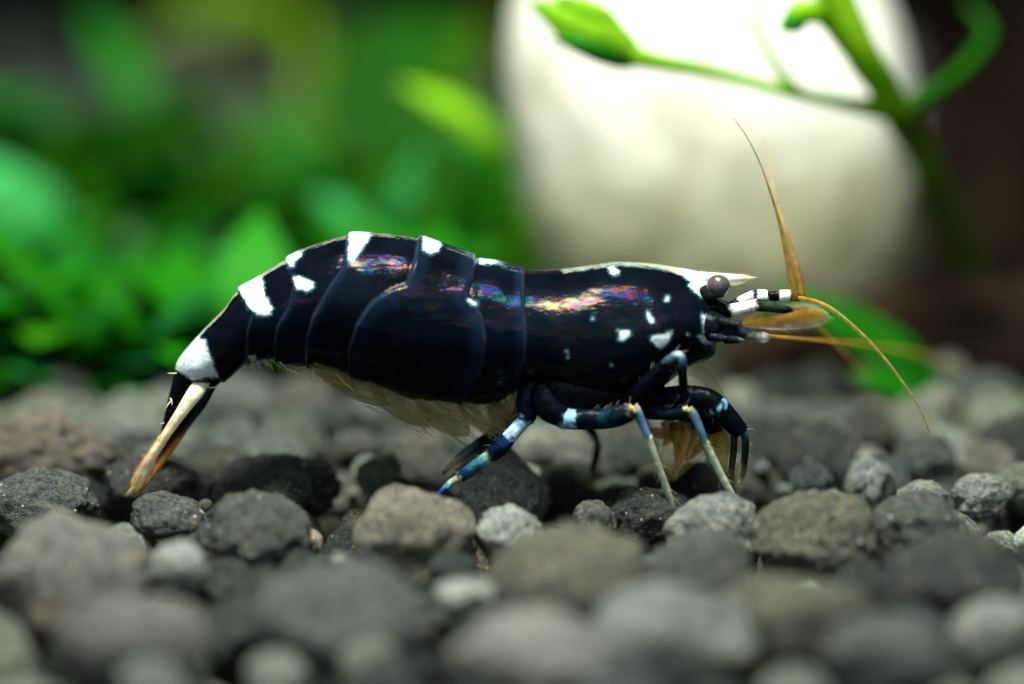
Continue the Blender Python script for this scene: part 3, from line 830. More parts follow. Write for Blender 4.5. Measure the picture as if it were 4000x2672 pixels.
ST = [ # top u,v   bottom u,v   half width px
 (688, 1462, 848, 1508, 66), (706, 1397, 900, 1468, 96), (787, 1299, 962, 1423, 124), (871, 1212, 1030, 1403, 150), (926, 1138, 1075, 1399, 170),
 (1004, 1087, 1112, 1413, 190), (1113, 1018, 1170, 1423, 215), (1208, 969, 1240, 1427, 235), (1355, 922, 1360, 1458, 258), (1450, 916, 1460, 1492, 270),
 (1550, 922, 1563, 1538, 278), (1640, 935, 1650, 1556, 282), (1740, 962, 1752, 1557, 282), (1860, 1010, 1868, 1570, 280), (1950, 1027, 1946, 1556, 278),
 (2035, 1058, 2030, 1508, 276), (2150, 1060, 2160, 1540, 284), (2282, 1046, 2300, 1590, 290), (2409, 1030, 2430, 1590, 288), (2537, 1034, 2560, 1520, 272),
 (2640, 1050, 2680, 1432, 240), (2700, 1060, 2752, 1402, 222), (2742, 1072, 2786, 1382, 196), (2766, 1100, 2794, 1352, 150)]
NS, NA = 460, 176
STr = cr(ST, NS)
# finer samples keep the exact corner between first tergite and head shell
def poly_sd(U, Vv, poly):
    poly = np.asarray(poly, float); n = len(poly)
    d = np.full(U.shape, 1e9); ins = np.zeros(U.shape, bool)
    for i in range(n):
        x0, y0 = poly[i]; x1, y1 = poly[(i + 1) % n]
        ex, ey = x1 - x0, y1 - y0
        t = np.clip(((U - x0) * ex + (Vv - y0) * ey) / (ex * ex + ey * ey + 1e-9), 0, 1)
        d = np.minimum(d, np.hypot(U - x0 - t * ex, Vv - y0 - t * ey))
        c = ((y0 > Vv) != (y1 > Vv)) & (U < (x1 - x0) * (Vv - y0) / (y1 - y0 + 1e-9) + x0)
        ins ^= c
    return np.where(ins, d, -d)

WHITE = [
 [(680, 1446), (696, 1397), (770, 1310), (801, 1327), (815, 1369), (836, 1411), (853, 1471), (801, 1475), (745, 1488), (722, 1467)],
 [(925, 1120), (1018, 1070), (1036, 1103), (1032, 1131), (1050, 1173), (1071, 1208), (1060, 1232), (1004, 1232), (969, 1201)],
 [(1108, 1005), (1185, 980), (1180, 1001), (1159, 1025), (1152, 1046), (1131, 1053)],
 [(1145, 1089), (1173, 1078), (1194, 1092), (1229, 1103), (1225, 1131), (1194, 1141), (1159, 1131)],
 [(1362, 905), (1449, 900), (1447, 930), (1437, 953), (1411, 979), (1397, 1005), (1380, 1028), (1360, 1022)],
 [(1643, 920), (1690, 925), (1724, 960), (1710, 988), (1678, 1000), (1649, 985)],
 [(1865, 1000), (1913, 1005), (1960, 1030), (1913, 1036), (1873, 1030)],
 [(1816, 1177), (1839, 1166), (1873, 1180), (1862, 1194), (1833, 1192)],
 [(969, 1383), (997, 1380), (1001, 1408), (973, 1415)],
 [(2373, 1047), (2394, 1041), (2422, 1055), (2417, 1070), (2399, 1078), (2384, 1070)],
 [(2640, 1040), (2746, 1050), (2817, 1060), (2805, 1090), (2770, 1108), (2760, 1139), (2758, 1166), (2738, 1164), (2710, 1143), (2683, 1115), (2692, 1098), (2672, 1082)],
 [(2537, 1315), (2578, 1302), (2629, 1294), (2618, 1333), (2598, 1358), (2578, 1368), (2560, 1353)],
 [(2410, 1287), (2460, 1290), (2472, 1312), (2445, 1324), (2430, 1337), (2410, 1332), (2424, 1307)],
 [(2528, 1212), (2543, 1222), (2558, 1263), (2541, 1268), (2524, 1241)],
 [(2738, 1224), (2763, 1231), (2773, 1302), (2746, 1302)],
 [(2724, 1310), (2773, 1305), (2788, 1328), (2784, 1350), (2744, 1342)],
]
DOTS = [(2317, 1242, 8), (2216, 1375, 7), (2218, 1396, 6), (2389, 1428, 6), (2607, 1168, 11), (2690, 1306, 6)]
PL2 = [(1640, 880), (1625, 1000), (1592, 1112), (1530, 1132), (1455, 1180), (1395, 1265), (1362, 1370), (1366, 1460), (1420, 1700), (1790, 1700), (1812, 1548), (1850, 1500), (1882, 1430), (1894, 1330), (1880, 1235), (1838, 1175), (1818, 1150), (1842, 1080), (1860, 990), (1860, 880)]
def right_of(line, far=4000):     # region on the head side of a border line
    return [(line[0][0], -600)] + line + [(line[-1][0], 3600), (far, 3600), (far, -600)]
E3 = right_of([(1362, 850), (1356, 930), (1345, 1040), (1290, 1120), (1222, 1240), (1197, 1330), (1195, 1420), (1240, 1700)])
E4 = right_of([(1090, 900), (1116, 1018), (1150, 1110), (1128, 1200), (1085, 1275), (1072, 1340), (1075, 1400), (1130, 1700)])
E5 = right_of([(890, 1060), (929, 1138), (985, 1228), (966, 1300), (962, 1420), (990, 1700)])
E6 = right_of([(640, 1400), (690, 1456), (760, 1492), (860, 1480), (1000, 1700)])
E1 = [(2046, 850), (2040, 1060), (2044, 1200), (2052, 1330), (2050, 1420), (2020, 1500), (1990, 3600), (-3500, 3600), (-3500, -600), (2046, -600)]

an = np.linspace(0, 2 * np.pi, NA, endpoint=False)
tt = (1 - np.cos(an)) / 2
side = np.sign(np.sin(an)) * np.abs(np.sin(an)) ** 0.86
tu, tv, bu, bv, hw = [STr[:, i][:, None] for i in range(5)]
U = tu + (bu - tu) * tt; Vp = tv + (bv - tv) * tt
flank = 1 + 0.10 * np.sin(np.pi * np.clip((tt - 0.15) / 0.8, 0, 1))[None, :]      # sides a little fuller below the middle
Y = -(hw / 1000) * side[None, :] * flank
# the pattern lies on the flank: evaluate it where each flank point is seen square-on to the side, half a body width out
kf = DIST / (DIST - np.abs(Y) * math.cos(PITCH))
UB, VB = U, Vp
U = 2000 + (UB - 2000) * kf; Vp = 1336 + (VB - 1336 + np.abs(Y) * 1000 * math.sin(PITCH)) * kf
wsd = np.full(U.shape, -200.0)
for pl in WHITE: wsd = np.maximum(wsd, poly_sd(U, Vp, pl))
for (a, b, r) in DOTS: wsd = np.maximum(wsd, r - np.hypot(U - a, Vp - b))
# pale ridge along the back
dors = np.hypot(UB - tu, VB - tv)
ang = np.minimum(an, 2 * np.pi - an)[None, :]
s_idx = np.linspace(0, 1, NS)[:, None]
ridge_w = np.interp(STr[:, 0], [688, 760, 930, 1110, 1200, 1360, 1640, 1860, 2030, 2140, 2200, 2420, 2600, 2700], [1, 5, 3, 3, 0, 1, -1, -6, -14, -14, 1, 1, 3, 14])[:, None]
rdg = ridge_w - dors * 1.0
h = np.zeros(U.shape); marg = np.zeros(U.shape); edge = np.zeros(U.shape)
for pl, amp, mw in ((PL2, 0.013, 74), (E3, 0.010, 34), (E4, 0.009, 24), (E5, 0.008, 14), (E6, 0.008, 10), (E1, 0.012, 46)):
    sd = poly_sd(U, Vp, pl)
    st_ = 1 / (1 + np.exp(-np.clip(sd / 2.2, -30, 30)))
    h += amp * st_ * np.exp(-np.clip(sd, 0, None) / 80) - 0.006 * (1 - st_) * np.exp(np.clip(sd, None, 0) / 14)
    m_ = st_ * (1 - np.clip((sd - mw * .55) / (mw * .45), 0, 1)) * (0.45 + 0.55 * np.clip(1 - sd / mw, 0, 1))
    marg = np.maximum(marg, m_)
    edge = np.maximum(edge, np.exp(-(sd / 4.5) ** 2) * (0.8 if pl in (PL2, E3, E1) else 0.45))
# body sections: front tergites fade
pos = np.zeros((NS, NA, 3))
for i in range(NS):
    for j in range(NA):
        q = P(UB[i, j], VB[i, j], 0)
        pos[i, j] = (q.x, Y[i, j], q.z)
# normals by finite differences
d1 = np.gradient(pos, axis=0)
d2 = (np.roll(pos, -1, 1) - np.roll(pos, 1, 1))
nrm = np.cross(d1, d2); nrm /= (np.linalg.norm(nrm, axis=2, keepdims=True) + 1e-9)
cen = pos.mean(axis=1, keepdims=True)
if (nrm * (pos - cen)).sum() < 0: nrm = -nrm
pos += nrm * h[:, :, None]
verts = pos.reshape(-1, 3).tolist()
faces = []
for i in range(NS - 1):
    for j in range(NA):
        j2 = (j + 1) % NA
        faces.append((i * NA + j, i * NA + j2, (i + 1) * NA + j2, (i + 1) * NA + j))
# rounded end caps
c0 = len(verts); verts.append(tuple(pos[0].mean(0) + np.array([-0.01, 0, -0.03])))
c1 = len(verts); verts.append(tuple(pos[-1].mean(0) + np.array([0.025, 0, 0])))
for j in range(NA):
    j2 = (j + 1) % NA
    faces.append((c0, j2, j)); faces.append((c1, (NS - 1) * NA + j, (NS - 1) * NA + j2))
ext = lambda A, a, b: np.concatenate([A.ravel(), [a, b]])
body = mesh_obj('body', verts, faces, M_SHELL, SH, attrs={'white': ext(wsd, -50, -50), 'margin': ext(marg, 0, 0), 'edge': ext(edge, 0, 0), 'ridge': ext(rdg, -50, -50)})
body['label'] = 'glossy black segmented shell with white patches'

def blade(name, rows, mat, parent, thick=0.012, n=30, m=8, ymid=None):
    """rows: edge A (u,v), edge B (u,v), y, colour A, colour mid, colour B -> thin lens-shaped blade"""
    A = cr([[r[0], r[1], r[2], r[3], r[4]] for r in rows], n)
    ab = np.asarray([r[:2] for r in rows], float)
    cum = np.concatenate([[0], np.cumsum(np.linalg.norm(np.diff(ab, axis=0), axis=1) + 1e-6)])
    q = np.interp(np.linspace(0, cum[-1], n), cum, range(len(rows)))
    CA = np.array([[lin(r[5]), lin(r[6]), lin(r[7])] for r in rows])     # k,3,3
    V, F, C = [], [], []
    for sgn in (-1, 1):
        for i in range(n):
            k = np.array([[np.interp(q[i], range(len(rows)), CA[:, e, ch]) for ch in range(3)] for e in range(3)])
            for j in range(m + 1):
                f = j / m
                uu = A[i, 0] * (1 - f) + A[i, 2] * f; vv = A[i, 1] * (1 - f) + A[i, 3] * f
                bul = math.sin(math.pi * f) ** 0.6 if 0 < f < 1 else 0
                tk = thick * bul * (1 if 0 < i < n - 1 else 0.1)
                V.append(P(uu, vv, A[i, 4] + sgn * tk))
                c = k[0] * (1 - 2 * f) + k[1] * 2 * f if f < .5 else k[1] * (2 - 2 * f) + k[2] * (2 * f - 1)
                st_k = 1 + 0.38 * mnoise.noise((f * 7.0 + rows[0][0], i * 0.09, 2.0 * sgn)) + 0.18 * mnoise.noise((f * 19.0, i * 0.2, rows[0][1]))
                C.append((c[0] * st_k, c[1] * st_k, c[2] * st_k, 1))
    o2 = n * (m + 1)
    for s in (0, 1):
        for i in range(n - 1):
            for j in range(m):
                a = s * o2 + i * (m + 1) + j
                fc = (a, a + 1, a + m + 2, a + m + 1)
                F.append(fc if s else fc[::-1])
    return mesh_obj(name, V, F, mat, parent, colors=C)

BLK = (6, 9, 16); NAVY = (7, 14, 28); CREAM = (242, 234, 204); ORG = (206, 150, 84); WHT = (236, 240, 240); AMB = (206, 150, 52); GRY = (120, 130, 128)
# tail fan: telson and two uropods on each side
telson = tube('telson', [(735, 1475, 0, 58, *BLK), (705, 1550, 0, 46, *BLK), (672, 1640, 0, 34, *BLK), (648, 1700, 0, 22, *BLK), (630, 1745, 0, 6, *CREAM)], M_LEG, SH, 26, 14)
for sg, dy in ((-1, -0.10), (1, 0.10)):
    nm = 'uropod'
    up = blade(nm, [
        (762, 1482, 824, 1492, dy * .6, CREAM, CREAM, (200, 196, 170)), (730, 1528, 796, 1542, dy, CREAM, CREAM, (190, 186, 160)), (684, 1606, 738, 1610, dy * 1.15, CREAM, CREAM, CREAM),
        (618, 1712, 664, 1708, dy * 1.2, (230, 190, 130), CREAM, CREAM), (566, 1788, 616, 1784, dy * 1.2, ORG, CREAM, (226, 206, 160)), (524, 1852, 604, 1838, dy * 1.15, ORG, CREAM, ORG),
        (506, 1896, 574, 1892, dy * 1.1, ORG, (224, 196, 150), ORG), (520, 1928, 540, 1928, dy * 1.05, ORG, ORG, ORG)], M_FAN, SH, 0.013, 48, 20)
    up2 = blade(nm, [
        (795, 1515, 842, 1516, dy * .85, BLK, BLK, BLK), (742, 1598, 800, 1590, dy * 1.0, BLK, BLK, BLK), (672, 1700, 738, 1672, dy * 1.05, BLK, BLK, (90, 60, 26)),
        (622, 1776, 690, 1745, dy * 1.1, BLK, (110, 70, 30), AMB), (588, 1836, 640, 1812, dy * 1.1, AMB, ORG, AMB), (556, 1890, 600, 1868, dy * 1.1, AMB, ORG, ORG), (546, 1922, 560, 1918, dy * 1.05, ORG, ORG, ORG)], M_FAN, SH, 0.010, 40, 14)
    def fringe():
        V, F = [], []
        g = random.Random(5 + sg)
        for k in range(46):
            f = k / 45
            u0 = 600 + (512 - 600) * min(1, f * 1.5) if f < .66 else 512 + (590 - 512) * (f - .66) * 3
            v0 = 1770 + (1905 - 1770) * min(1, f * 1.5) if f < .66 else 1908 - (60) * (f - .66) * 3
            a = P(u0 + g.uniform(-3, 3), v0, dy * 1.15)
            b = P(u0 - 22 + g.uniform(-8, 14), v0 + 36 + g.uniform(-8, 8), dy * 1.3)
            vv, ff = tube_geo([a, a * .5 + b * .5, b], [.0022, .0018, .0006], 4)
            o0 = len(V); V += vv; F += [tuple(i + o0 for i in x) for x in ff]
        mesh_obj('setae', V, F, M_HAIRC, up)
    fringe()

# rostrum with teeth
rost = blade('rostrum', [
    (2640, 1052, 2680, 1092, 0, WHT, WHT, WHT), (2720, 1060, 2745, 1110, 0, WHT, WHT, WHT), (2800, 1066, 2815, 1112, 0, WHT, WHT, WHT), (2860, 1070, 2870, 1116, 0, (230, 225, 190), WHT, (226, 215, 200)),
    (2905, 1073, 2908, 1106, 0, (200, 194, 150), (216, 212, 196), (190, 180, 150)), (2940, 1080, 2934, 1094, 0, (180, 172, 130), (180, 174, 140), (180, 170, 130)), (2960, 1083, 2958, 1085, 0, (190, 180, 140),) + ((190, 180, 140),) * 2], M_SHANK, SH, 0.026, 34, 8)
V, F = [], []
for k in range(15):
    u0 = 2655 + k * 19
    v0 = np.interp(u0, [2640, 2720, 2800, 2860, 2905, 2940], [1053, 1061, 1067, 1071, 1073, 1081])
    a = P(u0 - 6, v0 + 3, 0); b = P(u0 + 13, v0 - 7, 0)
    vv, ff = tube_geo([a, b], [.0028, .0008], 5); o0 = len(V); V += vv; F += [tuple(i + o0 for i in x) for x in ff]
tag(mesh_obj('teeth', V, F, M_HAIRC, rost), kind='stuff')

# eyes on stalks
for sg in (-1, 1):
    y = 0.165 * sg
    tube('eye_stalk', [(2735, 1165, y * .6, 40, *BLK), (2768, 1150, y * .9, 40, *BLK), (2792, 1135, y, 34, *(40, 44, 46))], M_LEG, SH, 10, 14)
    bm = bmesh.new(); bmesh.ops.create_uvsphere(bm, u_segments=32, v_segments=20, radius=0.046)
    c = P(2806, 1118, y)
    vs = [c + Vector((v.co.x * 1.0, v.co.y * .95, v.co.z)) for v in bm.verts]; fs = [tuple(v.index for v in f.verts) for f in bm.faces]; bm.free()
    mesh_obj('eye', vs, fs, M_EYE, SH)

# head appendages
tube('antennule_base', [(2735, 1200, -.1, 60, *BLK), (2790, 1205, -.12, 42, *(8, 14, 18)), (2835, 1215, -.13, 26, *(14, 22, 24))], M_LEG, SH, 14, 14)
tube('antennule_base', [(2735, 1195, .05, 60, *BLK), (2790, 1200, .0, 42, *BLK), (2850, 1205, -.03, 24, *(14, 22, 24))], M_LEG, SH, 14, 14)
tube('antenna_base', [(2735, 1268, -.16, 66, *BLK), (2785, 1276, -.19, 60, *(9, 15, 22)), (2815, 1284, -.195, 50, *BLK), (2850, 1292, -.2, 46, *(14, 24, 34)), (2880, 1296, -.2, 36, *(10, 16, 22)), (2915, 1300, -.205, 24, *(34, 42, 46)), (2945, 1306, -.205, 14, *(60, 64, 60))], M_LEG, SH, 40, 16, jag=1.5)
for k_, (uu, vv_) in enumerate(((2840, 1262), (2862, 1328), (2800, 1318))):
    tube('antenna_scale_spine', [(uu - 30, vv_ - 4, -.23, 20, *BLK), (uu + 10, vv_, -.24, 16, *(18, 26, 32)), (uu + 46, vv_ + 3, -.24, 5, *(70, 76, 74))], M_LEG, SH, 14, 10, jag=1)
tube('antenna_base', [(2740, 1275, .16, 60, *BLK), (2800, 1282, .19, 56, *BLK), (2890, 1290, .2, 34, *BLK)], M_LEG, SH, 14, 12)
tube('antenna_segment', [(2885, 1302, -.2, 22, *(50, 56, 56)), (2930, 1312, -.21, 20, *(110, 112, 100)), (2955, 1316, -.215, 17, *(90, 94, 88)), (2985, 1318, -.22, 21, *(170, 178, 180)), (3004, 1315, -.22, 12, *(150, 150, 130)), (3012, 1314, -.22, 7, *(150, 130, 90))], M_CLEAR, SH, 30, 12, jag=1.0)
SEG = [(2805, 1232, 22, BLK), (2850, 1215, 22, NAVY), (2862, 1212, 22, WHT), (2940, 1195, 20, WHT), (2958, 1192, 22, BLK), (3000, 1196, 20, (40, 60, 40)), (3080, 1212, 13, BLK), (3100, 1214, 8, (90, 70, 40))]
tube('antennule', [(u, v, -.13, r * 1.15, *c) for u, v, r, c in SEG], M_LEG, SH, 70, 14, jag=0.7)
SEG2 = [(2830, 1215, 20, BLK), (2885, 1180, 15, BLK), (2892, 1176, 15, WHT), (2935, 1158, 17, WHT), (2942, 1156, 19, BLK), (2955, 1157, 20, BLK), (2959, 1157, 22, WHT), (2994, 1158, 21, WHT), (2999, 1158, 18, BLK), (3042, 1156, 17, BLK), (3047, 1156, 19, WHT), (3086, 1155, 19, WHT), (3091, 1157, 15, BLK), (3128, 1164, 12, (20, 30, 34))]
tube('antennule', [(u, v, -.03, r * 1.2, *c) for u, v, r, c in SEG2], M_LEG, SH, 90, 14, jag=0.45)
PR = (176, 180, 166); DA = (150, 108, 44)
sc_ = blade('antennal_scale', [
    (2895, 1262, 2905, 1275, -.22, DA, AMB, DA), (2965, 1245, 2985, 1285, -.235, (120, 84, 40), AMB, PR), (3060, 1228, 3075, 1288, -.245, AMB, DA, PR),
    (3140, 1208, 3160, 1280, -.25, AMB, AMB, PR), (3205, 1206, 3218, 1264, -.25, ORG, AMB, PR), (3234, 1222, 3243, 1240, -.25, PR, PR, PR)], M_SCALE, SH, 0.004, 40, 12)
blade('antennal_scale', [
    (2900, 1250, 2910, 1270, .18, DA, AMB, DA), (3000, 1205, 3010, 1255, .2, (70, 90, 40), (80, 100, 50), AMB), (3120, 1185, 3130, 1230, .2, PR, ORG, PR), (3190, 1196, 3198, 1222, .2, PR, PR, PR), (3210, 1210, 3212, 1214, .2, PR, PR, PR)], M_SCALE, SH, 0.004, 24, 8)
V, F = [], []
g = random.Random(31)
for k in range(60):
    f = k / 59
    u0 = 2990 + f * 250; v0 = np.interp(u0, [2990, 3075, 3160, 3218, 3243], [1285, 1288, 1280, 1264, 1235])
    a = P(u0, v0 - 3, -.245); b = P(u0 + g.uniform(12, 26), v0 + g.uniform(6, 16) * (1 - .5 * f), -.245)
    vv, ff = tube_geo([a, b], [.0014, .0005], 4); o0 = len(V); V += vv; F += [tuple(q + o0 for q in x) for x in ff]
tag(mesh_obj('setae', V, F, M_HAIRC, sc_), kind='stuff')
FL = (176, 132, 52); FL2 = (190, 160, 100)
tube('feeler', [(3108, 1168, -.05, 14, *FL), (3090, 1080, -.05, 13, *FL), (3074, 1000, -.05, 10.5, *FL), (3045, 870, -.05, 6.5, *FL), (3012, 760, -.05, 4.2, *FL), (2970, 640, -.05, 3.2, *FL2), (2920, 540, -.05, 2.6, *FL2), (2868, 462, -.05, 1.8, *FL2)], M_AMBER, SH, 60, 8)
tube('feeler', [(3134, 1160, .05, 15, *FL), (3118, 1070, .06, 14, *FL), (3095, 985, .08, 10, *FL), (3062, 880, .12, 5.5, *FL), (3030, 770, .25, 3.5, *FL2), (3005, 660, .4, 3, *FL2), (2985, 540, .6, 2, *FL2)], M_AMBER, SH, 50, 8)
tube('feeler', [(3118, 1164, -.06, 10, *FL), (3190, 1180, -.08, 9, *FL), (3260, 1215, -.1, 8, *FL2), (3360, 1300, -.1, 7, *FL2), (3450, 1395, -.1, 6, *FL2), (3530, 1500, -.1, 5, *FL2), (3590, 1590, -.1, 4, *FL2), (3632, 1690, -.1, 3, *FL2)], M_AMBER, SH, 60, 8)
tube('feeler', [(3000, 1312, -.22, 7, *FL), (3150, 1325, -.4, 5.5, *FL), (3320, 1338, -.75, 4.5, *FL), (3480, 1358, -1.1, 4, *FL), (3640, 1395, -1.5, 3.2, *FL), (3790, 1450, -1.9, 2, *FL)], M_AMBER, SH, 50, 8)
tube('feeler', [(3110, 1200, .1, 7, *FL), (3180, 1260, .3, 6, *FL), (3280, 1360, .6, 5, *FL), (3400, 1480, 1.0, 3, *FL)], M_AMBER, SH, 40, 6)

# legs
BLU = (120, 168, 205); TEAL = (10, 36, 50); PALEG = (172, 184, 160); BLG = (96, 128, 172); KNE = (190, 180, 120)
def leg(name, rows, n=60, sides=12, mat=M_LEG):
    o = tube(name, rows, mat, SH, max(n, 70), 18, jag=1.0)
    g = random.Random(int(rows[0][0] * 3 + rows[0][1]))
    C = cr([list(r[:4]) for r in rows], 40)
    V, F = [], []
    for _ in range(18):
        i = g.randrange(8, 39)
        d = C[min(i + 1, 39)][:2] - C[i - 1][:2]; d = d / (np.linalg.norm(d) + 1e-6)
        sgn = g.choice((-1, 1)); nx_, ny_ = -d[1] * sgn, d[0] * sgn
        r = C[i][3]; ln = g.uniform(14, 30)
        a = P(C[i][0] + nx_ * r * .8, C[i][1] + ny_ * r * .8, C[i][2]); b = P(C[i][0] + nx_ * (r + ln * .6) + d[0] * ln, C[i][1] + ny_ * (r + ln * .6) + d[1] * ln, C[i][2] + g.uniform(-.01, .01))
        vv, ff = tube_geo([a, b], [.0016, .0005], 4); o0 = len(V); V += vv; F += [tuple(q + o0 for q in x) for x in ff]
    tag(mesh_obj('setae', V, F, M_HAIRC, o), kind='stuff')
    return o
# coxae / breast plates under the shell
tube('leg_base', [(2090, 1490, -.13, 70, *BLK), (2190, 1530, -.17, 108, *BLK), (2330, 1555, -.18, 98, *BLK), (2460, 1540, -.16, 70, *BLK), (2570, 1480, -.12, 50, *BLK)], M_LEG, SH, 24, 16)
tube('leg_base', [(2100, 1500, .15, 60, *BLK), (2200, 1540, .17, 78, *BLK), (2350, 1570, .17, 70, *BLK), (2500, 1530, .15, 52, *BLK)], M_LEG, SH, 24, 14)
# middle leg, near side: thick thigh along the belly, then pale shank down
leg('leg', [(2125, 1520, -.2, 66, *BLK), (2150, 1585, -.24, 64, *BLK), (2200, 1632, -.27, 42, *BLK), (2206, 1634, -.27, 42, *BLU), (2246, 1638, -.28, 40, *BLU), (2254, 1638, -.28, 40, *NAVY), (2330, 1636, -.29, 41, *NAVY), (2365, 1636, -.3, 40, *TEAL), (2420, 1622, -.31, 42, *NAVY), (2462, 1606, -.32, 34, *NAVY), (2478, 1592, -.32, 20, *KNE)], 60)
leg('shank', [(2476, 1588, -.32, 18, *KNE), (2494, 1610, -.325, 15, *BLG), (2530, 1702, -.33, 14, *BLG), (2536, 1714, -.33, 14, *PALEG), (2575, 1830, -.33, 14, *PALEG), (2612, 1930, -.32, 13, *PALEG), (2625, 1968, -.32, 9, *PALEG), (2633, 2008, -.32, 5, *PALEG)], 50, mat=M_SHANK)
# front walking leg, near side
leg('leg', [(2490, 1600, -.2, 36, *BLK), (2560, 1614, -.26, 27, *NAVY), (2640, 1616, -.29, 24, *NAVY), (2678, 1604, -.3, 21, *NAVY), (2692, 1596, -.3, 16, *KNE)], 40)
leg('shank', [(2690, 1596, -.3, 16, *KNE), (2715, 1630, -.3, 17, *BLG), (2752, 1720, -.31, 14, *(60, 110, 130)), (2758, 1732, -.31, 14, *PALEG), (2810, 1840, -.31, 14, *PALEG), (2860, 1935, -.31, 14, *PALEG), (2876, 1965, -.31, 15, *PALEG), (2868, 1992, -.31, 9, *PALEG), (2856, 2012, -.31, 4, *PALEG)], 50, mat=M_SHANK)
# raised leg whose knee stands high beside the cheek
leg('leg', [(2440, 1570, -.24, 30, *BLK), (2530, 1490, -.29, 28, *(6, 12, 20)), (2600, 1425, -.31, 25, *BLK), (2632, 1392, -.32, 17, *(60, 80, 90)), (2645, 1386, -.32, 17, *(130, 160, 180)), (2662, 1400, -.32, 19, *(50, 80, 100)), (2666, 1440, -.32, 18, *BLK), (2670, 1520, -.3, 18, *BLK), (2672, 1560, -.28, 16, *BLK)], 60)
# claw legs
leg('claw_leg', [(2480, 1560, -.12, 50, *BLK), (2580, 1560, -.15, 46, *BLK), (2680, 1552, -.17, 48, *(10, 20, 34)), (2760, 1558, -.19, 44, *BLK), (2800, 1588, -.2, 46, *BLK), (2806, 1592, -.2, 46, *(110, 160, 190)), (2812, 1600, -.2, 45, *BLK), (2860, 1650, -.2, 40, *BLK), (2895, 1690, -.2, 34, *BLK)], 60, 14)
leg('claw_finger', [(2906, 1684, -.21, 14, *(30, 90, 100)), (2912, 1730, -.215, 15, *(10, 16, 16)), (2908, 1800, -.22, 13, *(12, 16, 14)), (2903, 1850, -.21, 10, *(120, 110, 50)), (2886, 1888, -.2, 5, *(190, 170, 120))], 30, 10)
leg('claw_finger', [(2868, 1700, -.18, 14, *(40, 46, 34)), (2866, 1760, -.18, 14, *(34, 40, 30)), (2858, 1830, -.18, 12, *(60, 60, 40)), (2862, 1885, -.18, 6, *(120, 110, 80))], 30, 10)
leg('claw_leg', [(2560, 1590, .1, 40, *BLK), (2680, 1610, .05, 42, *BLK), (2760, 1640, 0, 46, *(8, 14, 18)), (2790, 1700, -.02, 36, *(20, 18, 14)), (2770, 1740, -.04, 22, *(60, 40, 20))], 40, 12)
# legs of the far side
leg('leg', [(2250, 1600, .18, 34, *BLK), (2310, 1680, .24, 20, *(30, 34, 20)), (2330, 1720, .26, 14, *(120, 120, 70)), (2334, 1750, .26, 15, *(6, 26, 22)), (2322, 1810, .26, 14, *(8, 30, 24)), (2314, 1850, .26, 11, *(110, 116, 70)), (2308, 1910, .26, 6, *(130, 132, 90))], 40)
leg('leg', [(2480, 1590, .2, 34, *BLK), (2520, 1660, .3, 20, *(20, 22, 14)), (2545, 1720, .32, 12, *(40, 30, 14)), (2590, 1850, .34, 12, *(110, 112, 74)), (2610, 1940, .34, 6, *(120, 120, 80))], 36)
leg('leg', [(2600, 1580, .2, 34, *BLK), (2720, 1650, .3, 22, *(20, 22, 14)), (2760, 1760, .32, 13, *(90, 92, 60)), (2800, 1900, .34, 10, *(120, 120, 84))], 36)
# hind legs stretched back to the pebble
leg('leg', [(2085, 1490, -.15, 60, *BLK), (2062, 1560, -.2, 46, *NAVY), (2058, 1620, -.22, 40, *(8, 14, 40)), (2046, 1642, -.23, 30, *(10, 22, 46)), (2042, 1648, -.23, 27, *BLU), (1994, 1702, -.25, 28, *(190, 220, 240)), (1988, 1710, -.25, 29, *(16, 50, 100)), (1950, 1750, -.25, 34, *NAVY), (1918, 1778, -.25, 30, *(12, 26, 46)), (1905, 1786, -.25, 24, *(120, 160, 150)), (1880, 1806, -.25, 26, *(50, 110, 120)), (1830, 1842, -.25, 25, *(22, 60, 92)), (1800, 1862, -.25, 22, *(10, 26, 60)), (1786, 1870, -.25, 14, *(190, 190, 120)), (1762, 1886, -.25, 14, *(120, 170, 170)), (1740, 1908, -.25, 14, *(30, 80, 130)), (1706, 1940, -.25, 8, *(20, 50, 100))], 100)
leg('leg', [(2080, 1500, .15, 50, *BLK), (2040, 1600, .12, 34, *BLK), (1990, 1665, .06, 28, *(40, 60, 30)), (1950, 1690, .04, 27, *BLK), (1880, 1730, .02, 26, *BLK), (1850, 1748, .0, 20, *(40, 60, 70)), (1810, 1775, 0, 18, *(60, 80, 84)), (1770, 1810, 0, 12, *(130, 130, 90)), (1730, 1850, 0, 8, *(60, 90, 100))], 60)

# mouthparts: feathery amber palps and the clear fans in front of the mouth
for k_, (a0, a1, a2, a3, yy, c0_) in enumerate([(2600, 1640, 2650, 1760, -.06, AMB), (2640, 1650, 2640, 1800, -.09, (210, 160, 60)), (2690, 1650, 2630, 1850, -.11, AMB), (2730, 1660, 2680, 1800, -.1, (190, 150, 60)), (2750, 1690, 2700, 1790, -.05, ORG), (2640, 1660, 2590, 1740, -.03, ORG)]):
    tube('mouth_palp', [(a0, a1, yy, 26, *BLK), (a0 * .7 + a2 * .3 + 10, a1 * .7 + a3 * .3, yy, 24, *c0_), (a0 * .35 + a2 * .65 + 8, a1 * .35 + a3 * .65, yy, 18, *c0_), (a2, a3, yy, 5, *ORG)], M_AMBER, SH, 24, 12, flat=0.5, jag=1.5)
M_MIST2 = simple('amber_membrane', lin((196, 160, 84)), 0.4, 0.3, transl=0.4, transp=0.72, var=0.5, scale=20, ior=1.2)
